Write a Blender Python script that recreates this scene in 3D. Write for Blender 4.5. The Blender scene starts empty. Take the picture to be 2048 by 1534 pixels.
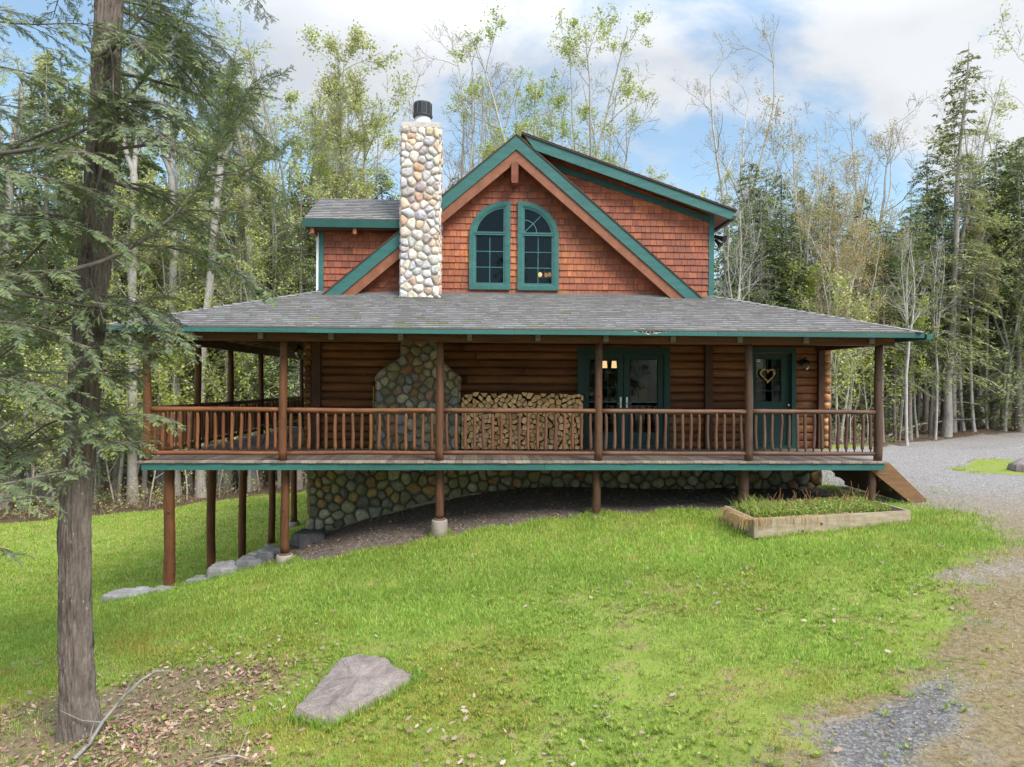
import bpy, math, random
import numpy as np
from mathutils import Vector, Matrix

S = bpy.context.scene
COL = S.collection

# ------------------------------------------------------------------ camera
F_PX, YAW, ROLL, CZ = 1365.0, math.radians(2.43), 0.0055, 1.43
cam = bpy.data.cameras.new('camera'); camo = bpy.data.objects.new('camera', cam); COL.objects.link(camo)
cam.sensor_width = 36.0; cam.lens = 36.0 * F_PX / 2048.0; cam.clip_start = 0.05; cam.clip_end = 1500
camo.matrix_world = (Matrix.Translation((0, 0, CZ)) @ Matrix.Rotation(-YAW, 4, 'Z')
                     @ Matrix.Rotation(math.radians(90), 4, 'X') @ Matrix.Rotation(ROLL, 4, 'Z'))
S.camera = camo

# ------------------------------------------------------------------ view
S.view_settings.view_transform = 'Standard'; S.view_settings.look = 'None'
S.view_settings.gamma = 1.0
S.view_settings.exposure = 1.55

# ------------------------------------------------------------------ sun and sky
SUN = Vector((0.50, -0.62, 0.85)).normalized()
sl = bpy.data.lights.new('sun', 'SUN'); sl.energy = 1.5; sl.angle = math.radians(24); sl.color = (1.0, 0.95, 0.87)
so = bpy.data.objects.new('sun', sl); COL.objects.link(so)
so.rotation_euler = SUN.to_track_quat('Z', 'Y').to_euler(); so.location = (10, -12, 30)

W = bpy.data.worlds.new('World'); S.world = W; W.use_nodes = True
nt = W.node_tree; N = nt.nodes; L = nt.links; N.clear()
def wn(t, **k):
    n = N.new(t)
    for a, b in k.items(): setattr(n, a, b)
    return n
def wmath(op, a, b=None):
    n = wn('ShaderNodeMath', operation=op)
    for i, x in enumerate((a, b)):
        if x is None: continue
        if isinstance(x, (int, float)): n.inputs[i].default_value = x
        else: L.new(x, n.inputs[i])
    return n.outputs[0]
sky = wn('ShaderNodeTexSky', sky_type='NISHITA', sun_disc=False)
sky.sun_elevation = math.asin(SUN.z); sky.sun_rotation = math.atan2(SUN.x, SUN.y)
sky.altitude = 300; sky.air_density = 1.0; sky.dust_density = 0.6; sky.ozone_density = 1.6
tc = wn('ShaderNodeTexCoord'); sep = wn('ShaderNodeSeparateXYZ'); L.new(tc.outputs['Generated'], sep.inputs[0])
zz = wmath('ADD', wmath('MAXIMUM', sep.outputs[2], 0.0), 0.62)
cmb = wn('ShaderNodeCombineXYZ')
L.new(wmath('DIVIDE', sep.outputs[0], zz), cmb.inputs[0]); L.new(wmath('DIVIDE', sep.outputs[1], zz), cmb.inputs[1])
def cloudnoise(scale, detail, off, rough=0.55):
    mp = wn('ShaderNodeMapping'); mp.inputs['Location'].default_value = off; mp.inputs['Scale'].default_value = (-1.0, 1.35, 1)
    L.new(cmb.outputs[0], mp.inputs[0])
    t = wn('ShaderNodeTexNoise'); t.inputs['Scale'].default_value = scale; t.inputs['Detail'].default_value = detail
    t.inputs['Roughness'].default_value = rough; t.inputs['Distortion'].default_value = 0.25
    L.new(mp.outputs[0], t.inputs['Vector']); return t.outputs[0]
def ramp(src, pts):
    r = wn('ShaderNodeValToRGB'); r.color_ramp.interpolation = 'EASE'
    e = r.color_ramp.elements
    e[0].position, e[0].color = pts[0][0], (*pts[0][1], 1); e[1].position, e[1].color = pts[-1][0], (*pts[-1][1], 1)
    for p, c in pts[1:-1]:
        q = e.new(p); q.color = (*c, 1)
    L.new(src, r.inputs[0]); return r.outputs[0]
CLOUD_OFF = (15.3, 1.2, 6)
cov = ramp(cloudnoise(1.9, 8, CLOUD_OFF, .58), [(0.47, (0, 0, 0)), (0.61, (1, 1, 1))])
shade = ramp(cloudnoise(2.4, 6, (CLOUD_OFF[0] + 0.11, CLOUD_OFF[1] - 0.14, 4)), [(0.36, (3.2, 3.23, 3.28)), (0.62, (2.45, 2.53, 2.68))])
skyc = wn('ShaderNodeMix', data_type='RGBA', blend_type='MULTIPLY'); skyc.inputs[0].default_value = 1.0
L.new(sky.outputs[0], skyc.inputs[6]); skyc.inputs[7].default_value = (.78, .87, .80, 1)
mx = wn('ShaderNodeMix', data_type='RGBA'); L.new(wmath('ADD', wmath('MULTIPLY', cov, 0.78), 0.15), mx.inputs[0])
L.new(skyc.outputs[2], mx.inputs[6]); L.new(shade, mx.inputs[7])
# overcast-leaning sky, brightened towards the zenith above the view to add top fill
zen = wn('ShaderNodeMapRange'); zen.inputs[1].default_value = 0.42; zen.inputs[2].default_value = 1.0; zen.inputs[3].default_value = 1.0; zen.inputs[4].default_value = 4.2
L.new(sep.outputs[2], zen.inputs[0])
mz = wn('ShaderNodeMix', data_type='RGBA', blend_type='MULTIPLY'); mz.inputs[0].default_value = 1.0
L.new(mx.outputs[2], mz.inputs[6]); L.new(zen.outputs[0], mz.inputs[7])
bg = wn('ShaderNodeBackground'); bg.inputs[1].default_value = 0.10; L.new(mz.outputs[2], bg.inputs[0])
wo = wn('ShaderNodeOutputWorld'); L.new(bg.outputs[0], wo.inputs[0])

S.cycles.max_bounces = 6; S.cycles.diffuse_bounces = 3; S.cycles.glossy_bounces = 2
S.cycles.transmission_bounces = 4; S.cycles.transparent_max_bounces = 8
S.cycles.use_denoising = True

# ------------------------------------------------------------------ helpers
_ct, _st = math.cos(YAW), math.sin(YAW)
def XU(u, Y):
    """world X, at depth Y, of the line of sight through photograph column u (used to look up where things stand)."""
    r = (u - 1024) / F_PX
    return Y * (_st + r * _ct) / (_ct - r * _st)
def ZV(v, u, Y):
    a, b = u - 1024, v - 767
    b2 = -a * ROLL + b; r = a / F_PX
    return CZ + (-b2 / F_PX) * Y / (_ct - r * _st)

class MB:
    def __init__(s): s.V, s.F, s.C, s.M = [], [], [], []
    def add(s, vs, fs, col=(1, 1, 1), mi=0):
        o = len(s.V); s.V.extend([tuple(v) for v in vs])
        for f in fs:
            s.F.append([i + o for i in f]); s.C.append(col); s.M.append(mi)
    def box(s, x0, x1, y0, y1, z0, z1, col=(1, 1, 1), mi=0):
        v = [(x, y, z) for x in (x0, x1) for y in (y0, y1) for z in (z0, z1)]
        s.add(v, [(0, 1, 3, 2), (4, 6, 7, 5), (0, 4, 5, 1), (2, 3, 7, 6), (0, 2, 6, 4), (1, 5, 7, 3)], col, mi)
    def prism(s, pts, off, col=(1, 1, 1), mi=0):
        """polygon pts (3D) extruded by vector off"""
        n = len(pts); o = Vector(off); a = [Vector(p) for p in pts]; b = [p + o for p in a]
        s.add(a + b, [tuple(range(n))[::-1], tuple(range(n, 2 * n))] + [(i, (i + 1) % n, n + (i + 1) % n, n + i) for i in range(n)], col, mi)
    def ring(s, outer, inner, y0, y1, col=(1, 1, 1), mi=0):
        """frame between two (x,z) outlines with equal point counts, from depth y0 (front) to y1"""
        n = len(outer)
        v = [(x, y0, z) for x, z in outer] + [(x, y0, z) for x, z in inner] + [(x, y1, z) for x, z in outer] + [(x, y1, z) for x, z in inner]
        f = []
        for i in range(n):
            j = (i + 1) % n
            f += [(i, j, n + j, n + i), (2 * n + i, 3 * n + i, 3 * n + j, 2 * n + j), (i, 2 * n + i, 2 * n + j, j), (n + i, n + j, 3 * n + j, 3 * n + i)]
        s.add(v, f, col, mi)
    def tube(s, pts, rad, n=8, col=(1, 1, 1), mi=0, cap=True):
        pts = [Vector(p) for p in pts]; m = len(pts)
        if isinstance(rad, (int, float)): rad = [rad] * m
        t0 = (pts[-1] - pts[0]).normalized(); ref = Vector((0, 0, 1)) if abs(t0.z) < .8 else Vector((1, 0, 0))
        vs = []
        for i, p in enumerate(pts):
            t = (pts[min(i + 1, m - 1)] - pts[max(i - 1, 0)]).normalized()
            a = t.cross(ref).normalized(); b = t.cross(a)
            for k in range(n):
                w = 2 * math.pi * k / n
                vs.append(p + (a * math.cos(w) + b * math.sin(w)) * rad[i])
        f = [(i * n + k, (i + 1) * n + k, (i + 1) * n + (k + 1) % n, i * n + (k + 1) % n) for i in range(m - 1) for k in range(n)]
        if cap: f += [tuple(range(n)), tuple((m - 1) * n + k for k in range(n))[::-1]]
        s.add(vs, f, col, mi)
    def build(s, name, mats, parent=None, smooth=False):
        me = bpy.data.meshes.new(name); me.from_pydata(s.V, [], s.F)
        for m in (mats if isinstance(mats, (list, tuple)) else [mats]): me.materials.append(m)
        at = me.attributes.new('col', 'FLOAT_COLOR', 'FACE')
        c = np.ones((len(s.F), 4), np.float32)
        if len(s.F): c[:, :3] = np.array(s.C, np.float32)[:, :3]
        at.data.foreach_set('color', c.ravel())
        me.polygons.foreach_set('material_index', np.array(s.M, np.int32))
        if smooth: me.polygons.foreach_set('use_smooth', np.ones(len(s.F), bool))
        me.update()
        return link(name, me, parent)

def link(name, me, parent=None):
    o = bpy.data.objects.new(name, me); COL.objects.link(o)
    if parent is not None: hang(o, parent)
    return o
def hang(o, parent):
    o.parent = parent
    w = Matrix.Identity(4); q = parent
    M = Matrix.Translation(parent.get('_at', (0, 0, 0)))
    o.matrix_parent_inverse = M.inverted()
def tag(o, label=None, cat=None, group=None, kind=None):
    if label: o['label'] = label
    if cat: o['category'] = cat
    if group: o['group'] = group
    if kind: o['kind'] = kind
    return o
def empty(name, loc, label=None, cat=None, group=None):
    o = bpy.data.objects.new(name, None); COL.objects.link(o); o.location = loc; o['_at'] = tuple(loc)
    o.empty_display_size = 0.2
    return tag(o, label, cat, group)

def nmesh(name, V, F, C, mats, parent=None, MI=None, smooth=False):
    V = np.asarray(V, np.float32); F = np.asarray(F, np.int32); k = F.shape[1]; m = len(F)
    me = bpy.data.meshes.new(name)
    me.vertices.add(len(V)); me.vertices.foreach_set('co', V.ravel())
    me.loops.add(m * k); me.loops.foreach_set('vertex_index', F.ravel())
    me.polygons.add(m); me.polygons.foreach_set('loop_start', np.arange(0, m * k, k, dtype=np.int32))
    for x in (mats if isinstance(mats, (list, tuple)) else [mats]): me.materials.append(x)
    if MI is not None: me.polygons.foreach_set('material_index', np.asarray(MI, np.int32))
    if smooth: me.polygons.foreach_set('use_smooth', np.ones(m, bool))
    at = me.attributes.new('col', 'FLOAT_COLOR', 'FACE')
    c = np.ones((m, 4), np.float32); c[:, :3] = C; at.data.foreach_set('color', c.ravel())
    me.update(calc_edges=True); me.validate()
    return link(name, me, parent) if name else me

# ------------------------------------------------------------------ materials
def mat(name, col=(1, 1, 1), rough=0.7, noise=(0, 0), stretch=(1, 1, 1), bump=(0, 0), transl=0.0, spec=0.35, use_col=True, noise2=None, metal=0.0, tint2=None):
    m = bpy.data.materials.new(name); m.use_nodes = True; t = m.node_tree; n = t.nodes; l = t.links
    b = n['Principled BSDF']; out = n['Material Output']
    b.inputs['Roughness'].default_value = rough; b.inputs['Specular IOR Level'].default_value = spec; b.inputs['Metallic'].default_value = metal
    src = None
    if use_col:
        a = n.new('ShaderNodeAttribute'); a.attribute_name = 'col'
        x = n.new('ShaderNodeMix'); x.data_type = 'RGBA'; x.blend_type = 'MULTIPLY'; x.inputs[0].default_value = 1
        l.new(a.outputs['Color'], x.inputs[6]); x.inputs[7].default_value = (*col, 1); src = x.outputs[2]
    else:
        r = n.new('ShaderNodeRGB'); r.outputs[0].default_value = (*col, 1); src = r.outputs[0]
    co = n.new('ShaderNodeTexCoord')
    def noi(scale, st, detail=5):
        mp = n.new('ShaderNodeMapping'); mp.inputs['Scale'].default_value = st; l.new(co.outputs['Object'], mp.inputs[0])
        z = n.new('ShaderNodeTexNoise'); z.inputs['Scale'].default_value = scale; z.inputs['Detail'].default_value = detail
        z.inputs['Roughness'].default_value = 0.6
        l.new(mp.outputs[0], z.inputs['Vector']); return z.outputs[0]
    for ns, st, t2 in ((noise, stretch, tint2), (noise2, (1, 1, 1), None)):
        if not ns or not ns[1]: continue
        mr = n.new('ShaderNodeMapRange'); mr.inputs['From Min'].default_value = 0.28; mr.inputs['From Max'].default_value = 0.72
        l.new(noi(ns[0], st), mr.inputs[0])
        if t2:
            x = n.new('ShaderNodeMix'); x.data_type = 'RGBA'; l.new(mr.outputs[0], x.inputs[0]); l.new(src, x.inputs[6])
            y = n.new('ShaderNodeMix'); y.data_type = 'RGBA'; y.blend_type = 'MULTIPLY'; y.inputs[0].default_value = 1
            l.new(src, y.inputs[6]); y.inputs[7].default_value = (*t2, 1); l.new(y.outputs[2], x.inputs[7]); src = x.outputs[2]
        else:
            mr.inputs['To Min'].default_value = 1 - ns[1]; mr.inputs['To Max'].default_value = 1 + ns[1]
            x = n.new('ShaderNodeMix'); x.data_type = 'RGBA'; x.blend_type = 'MULTIPLY'; x.inputs[0].default_value = 1
            l.new(src, x.inputs[6]); l.new(mr.outputs[0], x.inputs[7]); src = x.outputs[2]
    l.new(src, b.inputs['Base Color'])
    if bump[1]:
        bp = n.new('ShaderNodeBump'); bp.inputs['Strength'].default_value = bump[1]; bp.inputs['Distance'].default_value = 0.02
        l.new(noi(bump[0], stretch, 8), bp.inputs['Height']); l.new(bp.outputs[0], b.inputs['Normal'])
    if transl:
        tr = n.new('ShaderNodeBsdfTranslucent'); l.new(src, tr.inputs[0])
        ms = n.new('ShaderNodeMixShader'); ms.inputs[0].default_value = transl
        l.new(b.outputs[0], ms.inputs[1]); l.new(tr.outputs[0], ms.inputs[2]); l.new(ms.outputs[0], out.inputs[0])
    return m

def glass_mat(name, tint):
    m = bpy.data.materials.new(name); m.use_nodes = True; t = m.node_tree; n = t.nodes; l = t.links; n.clear()
    tr = n.new('ShaderNodeBsdfTransparent'); tr.inputs[0].default_value = (*tint, 1)
    gl = n.new('ShaderNodeBsdfGlossy'); gl.inputs['Roughness'].default_value = 0.03; gl.inputs[0].default_value = (.55, .58, .6, 1)
    fr = n.new('ShaderNodeFresnel'); fr.inputs[0].default_value = 1.5
    ms = n.new('ShaderNodeMixShader'); o = n.new('ShaderNodeOutputMaterial')
    l.new(fr.outputs[0], ms.inputs[0]); l.new(tr.outputs[0], ms.inputs[1]); l.new(gl.outputs[0], ms.inputs[2]); l.new(ms.outputs[0], o.inputs[0])
    return m
def glow_mat(name, col, k):
    m = bpy.data.materials.new(name); m.use_nodes = True; t = m.node_tree; n = t.nodes; n.clear()
    e = n.new('ShaderNodeEmission'); e.inputs[0].default_value = (*col, 1); e.inputs[1].default_value = k
    o = n.new('ShaderNodeOutputMaterial'); t.links.new(e.outputs[0], o.inputs[0]); return m

M = {}
M['log'] = mat('stained_log', (1, 1, 1), .55, (3.0, .5), (.45, 6, 6), (8, .5), noise2=(1.3, .22))
M['pole'] = mat('peeled_pole', (1, 1, 1), .6, (5.0, .35), (4, 4, .5), (10, .4), noise2=(2.0, .2))
M['rail'] = mat('rail_log', (1, 1, 1), .6, (5.0, .35), (.5, 4, 4), (10, .4), noise2=(2.0, .25))
M['shake'] = mat('cedar_shake', (1, 1, 1), .62, (9.0, .28), (7, 7, .7), (12, .35), noise2=(1.0, .18))
M['asphalt'] = mat('asphalt_shingle', (1, 1, 1), .9, (60, .25), (1, 1, 1), (90, .25), spec=.2, noise2=(1.1, .1))
M['teal'] = mat('teal_paint', (.034, .122, .110), .55, (3, .2), (.4, 1, 3), (30, .15), use_col=True, noise2=(22, .16))
M['darkteal'] = mat('dark_green_paint', (.011, .052, .045), .5, (5, .12), (1, 1, 1), (30, .08))
M['trim'] = mat('brown_stained_board', (.235, .088, .045), .55, (4, .28), (1, 1, 1), (20, .2), noise2=(14, .12))
M['darkwood'] = mat('dark_wood', (.075, .032, .016), .65, (4, .3), (1, 1, 1), (20, .2))
M['stone'] = mat('field_stone', (1, 1, 1), .8, (11, .38), (1, 1, 1), (26, .8), spec=.25, noise2=(60, .22))
M['mortar'] = mat('mortar', (.40, .37, .33), .9, (20, .2), (1, 1, 1), (50, .3))
M['mortar2'] = mat('dark_mortar', (.11, .105, .085), .9, (20, .2), (1, 1, 1), (50, .3))
M['deckboard'] = mat('deck_board', (1, 1, 1), .75, (5, .25), (6, .5, 6), (20, .25), noise2=(1.2, .18))
M['rock'] = mat('grey_rock', (1, 1, 1), .88, (5, .38), (1, 1, 1), (20, 1.0), noise2=(55, .3))
M['concrete'] = mat('concrete', (.30, .25, .215), .9, (8, .15), (1, 1, 4), (60, .15), noise2=(3, .15))
M['metal'] = mat('galvanised', (.55, .56, .57), .35, (10, .12), metal=.85)
M['black'] = mat('black_metal', (.012, .012, .013), .45)
M['flue'] = mat('dark_flue', (.055, .055, .058), .5, (14, .3), (8, 8, .4), metal=.3)
M['firewood'] = mat('split_wood', (1, 1, 1), .75, (14, .22), (1, 1, 1), (30, .3), noise2=(60, .12))
M['grass'] = mat('grass_blade', (1, 1, 1), .6, transl=.45, spec=.25)
M['leaf'] = mat('spring_leaf', (1, 1, 1), .6, transl=.4, spec=.25)
M['needle'] = mat('hemlock_needle', (1, 1, 1), .7, transl=.25, spec=.12)
M['bark'] = mat('tree_bark', (1, 1, 1), .9, (6, .3), (4, 4, .8), (14, .7), noise2=(1.2, .22))
M['litter'] = mat('dead_leaf', (1, 1, 1), .75, transl=.12, spec=.25)
M['plank'] = mat('weathered_plank', (1, 1, 1), .8, (3, .28), (1, 8, 10), (12, .4), noise2=(9, .1))
M['interior'] = mat('room_wall', (.05, .035, .025), .8, use_col=False)
M['glass'] = glass_mat('window_glass', (.62, .65, .66))
M['lamp'] = glow_mat('lamp_glow', (1.0, .62, .28), .62)
M['lampdim'] = glow_mat('dim_lamp_glow', (1.0, .5, .2), .2)
M['clear'] = glass_mat('lantern_glass', (.9, .92, .9))
M['straw'] = mat('straw', (.42, .29, .13), .8, (30, .3))
M['yellow'] = mat('yellow_handle', (.55, .38, .07), .5)
M['white'] = mat('white_paint', (.75, .75, .73), .5)
M['red'] = mat('red_print', (.5, .05, .04), .5)
M['soil'] = mat('soil', (.075, .05, .033), .95, (12, .4), (1, 1, 1), (30, .8))
def pick(rng, pal, j=.12):
    c = pal[rng.randrange(len(pal))]; k = 1 + rng.uniform(-j, j)
    return tuple(max(0, x * k * (1 + rng.uniform(-.04, .04))) for x in c)
# ------------------------------------------------------------------ terrain
_T = np.array([
 (-5.77,12.85,-2.40),(-3.66,12.85,-1.93),(-.8,12.85,-1.44),(2.15,12.85,-1.07),(4.99,12.85,-.93),(7.48,12.85,-.82),
 (-5.73,14.7,-2.72),(-5.73,16.6,-2.86),(-5.73,18.8,-3.0),(-5.73,21.05,-2.95),
 (-3.74,15.0,-1.9),(-1.25,15,-1.22),(.38,15,-.9),(4,15,-.88),(7.6,15.0,-.86),(7.6,20,-.8),(0,20,-.9),(-3.4,20,-2.3),
 (-6,5,-2.02),(-3,5,-1.86),(0,5,-1.62),(3,5,-1.36),(6,5,-1.18),(9,5,-1.05),
 (-8,9,-2.45),(-4,9,-1.98),(0,9,-1.55),(4,9,-1.2),(8,9,-.98),(0,1,-1.8),(-6,1,-2.1),(6,1,-1.4),(0,-6,-2),(-20,-6,-3),(20,-6,-1),
 (-10,14,-3.0),(-12,20,-3.5),(-17,25,-3.6),(-14.5,26.6,-3.7),(-11.4,28,-3.5),(-7.7,29,-3.25),(-20,15,-3.6),(-35,20,-4.2),
 (9.5,12.8,-.80),(14,12,-.75),(13,18,-.85),(14.2,23.6,-.8),(21.4,31,-.95),(25,32,-.7),(19,23,-.8),(30,25,-.4),(0,30,-1.5),(8,30,-1.0),
 (-15,40,-3.9),(0,42,-2.2),(20,42,-.6),(-40,45,-4.2),(45,45,0),(-30,70,-2.5),(0,70,-.5),(30,70,1.2),
 (-90,30,-5),(90,30,1),(-60,120,6),(0,120,7),(60,120,8),(-160,240,26),(0,240,26),(160,240,26),(-160,60,0),(160,60,6),(-160,-40,-5),(160,-40,0),(0,-40,-3)])
def _phi(d2): return 0.5 * d2 * np.log(np.maximum(d2, 1e-9))
def _fit():
    P = _T[:, :2]; n = len(P); d2 = ((P[:, None] - P[None]) ** 2).sum(-1)
    A = np.zeros((n + 3, n + 3)); A[:n, :n] = _phi(d2) + np.eye(n) * .3
    A[:n, n] = 1; A[:n, n + 1:] = P; A[n, :n] = 1; A[n + 1:, :n] = P.T
    return np.linalg.solve(A, np.concatenate([_T[:, 2], [0, 0, 0]]))
_w = _fit()
def gz(x, y):
    x = np.atleast_1d(np.asarray(x, float)); y = np.atleast_1d(np.asarray(y, float)); out = np.empty(len(x)); P = _T[:, :2]
    for i in range(0, len(x), 20000):
        q = np.stack([x[i:i + 20000], y[i:i + 20000]], 1)
        d2 = ((q[:, None] - P[None]) ** 2).sum(-1)
        out[i:i + 20000] = _phi(d2) @ _w[:-3] + _w[-3] + q @ _w[-2:]
    return out
def g1(x, y): return float(gz([x], [y])[0])

def _hash(ix, iy, s):
    h = np.sin(ix * 127.1 + iy * 311.7 + s * 74.7) * 43758.5453
    return h - np.floor(h)
def vnoise(x, y, s=0):
    ix, iy = np.floor(x), np.floor(y); fx, fy = x - ix, y - iy
    fx = fx * fx * (3 - 2 * fx); fy = fy * fy * (3 - 2 * fy)
    a, b, c, d = _hash(ix, iy, s), _hash(ix + 1, iy, s), _hash(ix, iy + 1, s), _hash(ix + 1, iy + 1, s)
    return (a * (1 - fx) + b * fx) * (1 - fy) + (c * (1 - fx) + d * fx) * fy
def fbm(x, y, s=0, o=4):
    t = np.zeros_like(x); a = .5; n = 0
    for k in range(o):
        t += a * vnoise(x * 2 ** k, y * 2 ** k, s + k); n += a; a *= .5
    return t / n

def inpoly(x, y, poly):
    r = np.zeros(len(x), bool); n = len(poly)
    for i in range(n):
        (x0, y0), (x1, y1) = poly[i], poly[(i + 1) % n]
        c = (y0 > y) != (y1 > y)
        r ^= c & (x < (x1 - x0) * (y - y0) / ((y1 - y0) if y1 != y0 else 1e-9) + x0)
    return r
def sdist(x, y, poly):
    """signed distance to polygon edge, positive inside"""
    d = np.full(len(x), 1e9); n = len(poly)
    for i in range(n):
        (x0, y0), (x1, y1) = poly[i], poly[(i + 1) % n]
        dx, dy = x1 - x0, y1 - y0; t = np.clip(((x - x0) * dx + (y - y0) * dy) / (dx * dx + dy * dy + 1e-12), 0, 1)
        d = np.minimum(d, np.hypot(x - x0 - t * dx, y - y0 - t * dy))
    return np.where(inpoly(x, y, poly), d, -d)
GRAVEL = [(1.9,-5),(1.5,4.2),(1.95,4.9),(2.6,5.35),(3.2,5.7),(4.15,6.3),(5.15,7.2),(6.5,8.8),(7.7,10.1),(8.55,11.5),(8.35,12.35),(7.7,12.9),(7.7,17),(8.5,20),(10.5,22.5),(14,24.5),(16,26),(21,30.5),(26,31.5),(45,30),(60,10),(60,-5)]
ISLAND = [(12.5,18.2),(13.2,16.2),(16,15.2),(21,15.5),(22,18.5),(18,20.5),(14.5,20)]
DIRT = [(-6.9,12.35),(-5.2,12.75),(-4.4,12.95),(-3.1,12.5),(-.8,12.78),(2.1,12.95),(4.4,12.75),(7.7,12.9),(7.7,24),(-3.6,24),(-4.6,22),(-5.2,19),(-5.3,16.5),(-5.5,14.6)]
LAWN = [(-40,17),(-22,22.5),(-17.5,25),(-14.6,26.8),(-11.4,28.3),(-7.7,29.6),(-2,30),(8,27),(12.5,24.5),(14,25),(16.5,26.6),(12,22),(9,12),(12,-5),(-12,-5),(-40,2)]
LITTER = [(-9,-5),(-9,8.6),(-5.2,7.7),(-3.9,8.3),(-2.9,8.0),(-2.2,6.9),(-1.3,5.6),(-.2,5.0),(.6,-5)]
def masks(x, y):
    e = (fbm(x * .9, y * .9, 3) - .5)
    e2 = (fbm(x * 4, y * 4, 9) - .5)
    gr = np.clip((sdist(x, y, GRAVEL) + e * 1.0 + e2 * .9) / .9 + .55, 0, 1)
    isl = np.clip((sdist(x, y, ISLAND) + e * 1.5) / .5 + .5, 0, 1)
    gr = gr * (1 - isl * .85)
    di = np.clip((sdist(x, y, DIRT) + e * .5 + e2 * .3) / .25 + .3, 0, 1)
    li = np.clip((sdist(x, y, LITTER) + e * 2.4 + e2 * .8) / .9 + .35, 0, 1)
    la = np.clip((sdist(x, y, LAWN) + e * 2.0 + e2 * .5) / .6 + .5, 0, 1)
    la = np.maximum(la, isl)
    return gr, di, li, la

def axis(*segs):
    a = []
    for lo, hi, st in segs: a.extend(np.arange(lo, hi, st))
    a.append(segs[-1][1]); return np.array(a)
ax = axis((-170, -60, 11), (-60, -20, 2.5), (-20, -8, .6), (-8, 9, .14), (9, 26, .5), (26, 60, 2.5), (60, 170, 11))
ay = axis((-50, 0, 6), (0, 4, .5), (4, 14, .14), (14, 34, .4), (34, 80, 2.5), (80, 250, 12))
GX, GY = np.meshgrid(ax, ay); gx, gy = GX.ravel(), GY.ravel()
gzv = gz(gx, gy)
gr_, di_, li_, la_ = masks(gx, gy)
gzv = gzv + (fbm(gx * 1.3, gy * 1.3, 21) - .5) * .10 + (fbm(gx * 5, gy * 5, 22) - .5) * .035 * (1 + li_)
gzv += np.where(la_ < .5, (fbm(gx * .3, gy * .3, 30) - .5) * .5, 0) * (gy > 24)
def ground_at(x, y):
    x = np.atleast_1d(np.asarray(x, float)); y = np.atleast_1d(np.asarray(y, float))
    Z = gzv.reshape(GX.shape)
    i = np.clip(np.searchsorted(ax, x) - 1, 0, len(ax) - 2); j = np.clip(np.searchsorted(ay, y) - 1, 0, len(ay) - 2)
    fx = np.clip((x - ax[i]) / (ax[i + 1] - ax[i]), 0, 1); fy = np.clip((y - ay[j]) / (ay[j + 1] - ay[j]), 0, 1)
    return (Z[j, i] * (1 - fx) + Z[j, i + 1] * fx) * (1 - fy) + (Z[j + 1, i] * (1 - fx) + Z[j + 1, i + 1] * fx) * fy
nx, ny = len(ax), len(ay)
idx = np.arange(nx * ny).reshape(ny, nx)
GF = np.stack([idx[:-1, :-1], idx[:-1, 1:], idx[1:, 1:], idx[1:, :-1]], -1).reshape(-1, 4)
ground = nmesh('ground', np.stack([gx, gy, gzv], 1), GF, np.ones((len(GF), 3)), [], smooth=True)
ga = ground.data.attributes.new('zone', 'FLOAT_COLOR', 'POINT')
ga.data.foreach_set('color', np.stack([gr_, di_, li_, la_], 1).astype(np.float32).ravel())
tag(ground, 'sloping ground of lawn, gravel and leaf litter around the cabin', 'ground', kind='structure')
BARE = [(2.3, 5.0), (2.9, 5.45), (3.5, 5.75), (4.2, 6.0), (4.0, 5.5), (3.3, 5.1), (3.0, 4.7), (2.5, 4.6)]
bare_ = np.clip((sdist(gx, gy, BARE) + (fbm(gx * 2.2, gy * 2.2, 81) - .5) * .7) / .25 + .5, 0, 1)
gb_ = ground.data.attributes.new('bare', 'FLOAT', 'POINT'); gb_.data.foreach_set('value', bare_.astype(np.float32))
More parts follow.
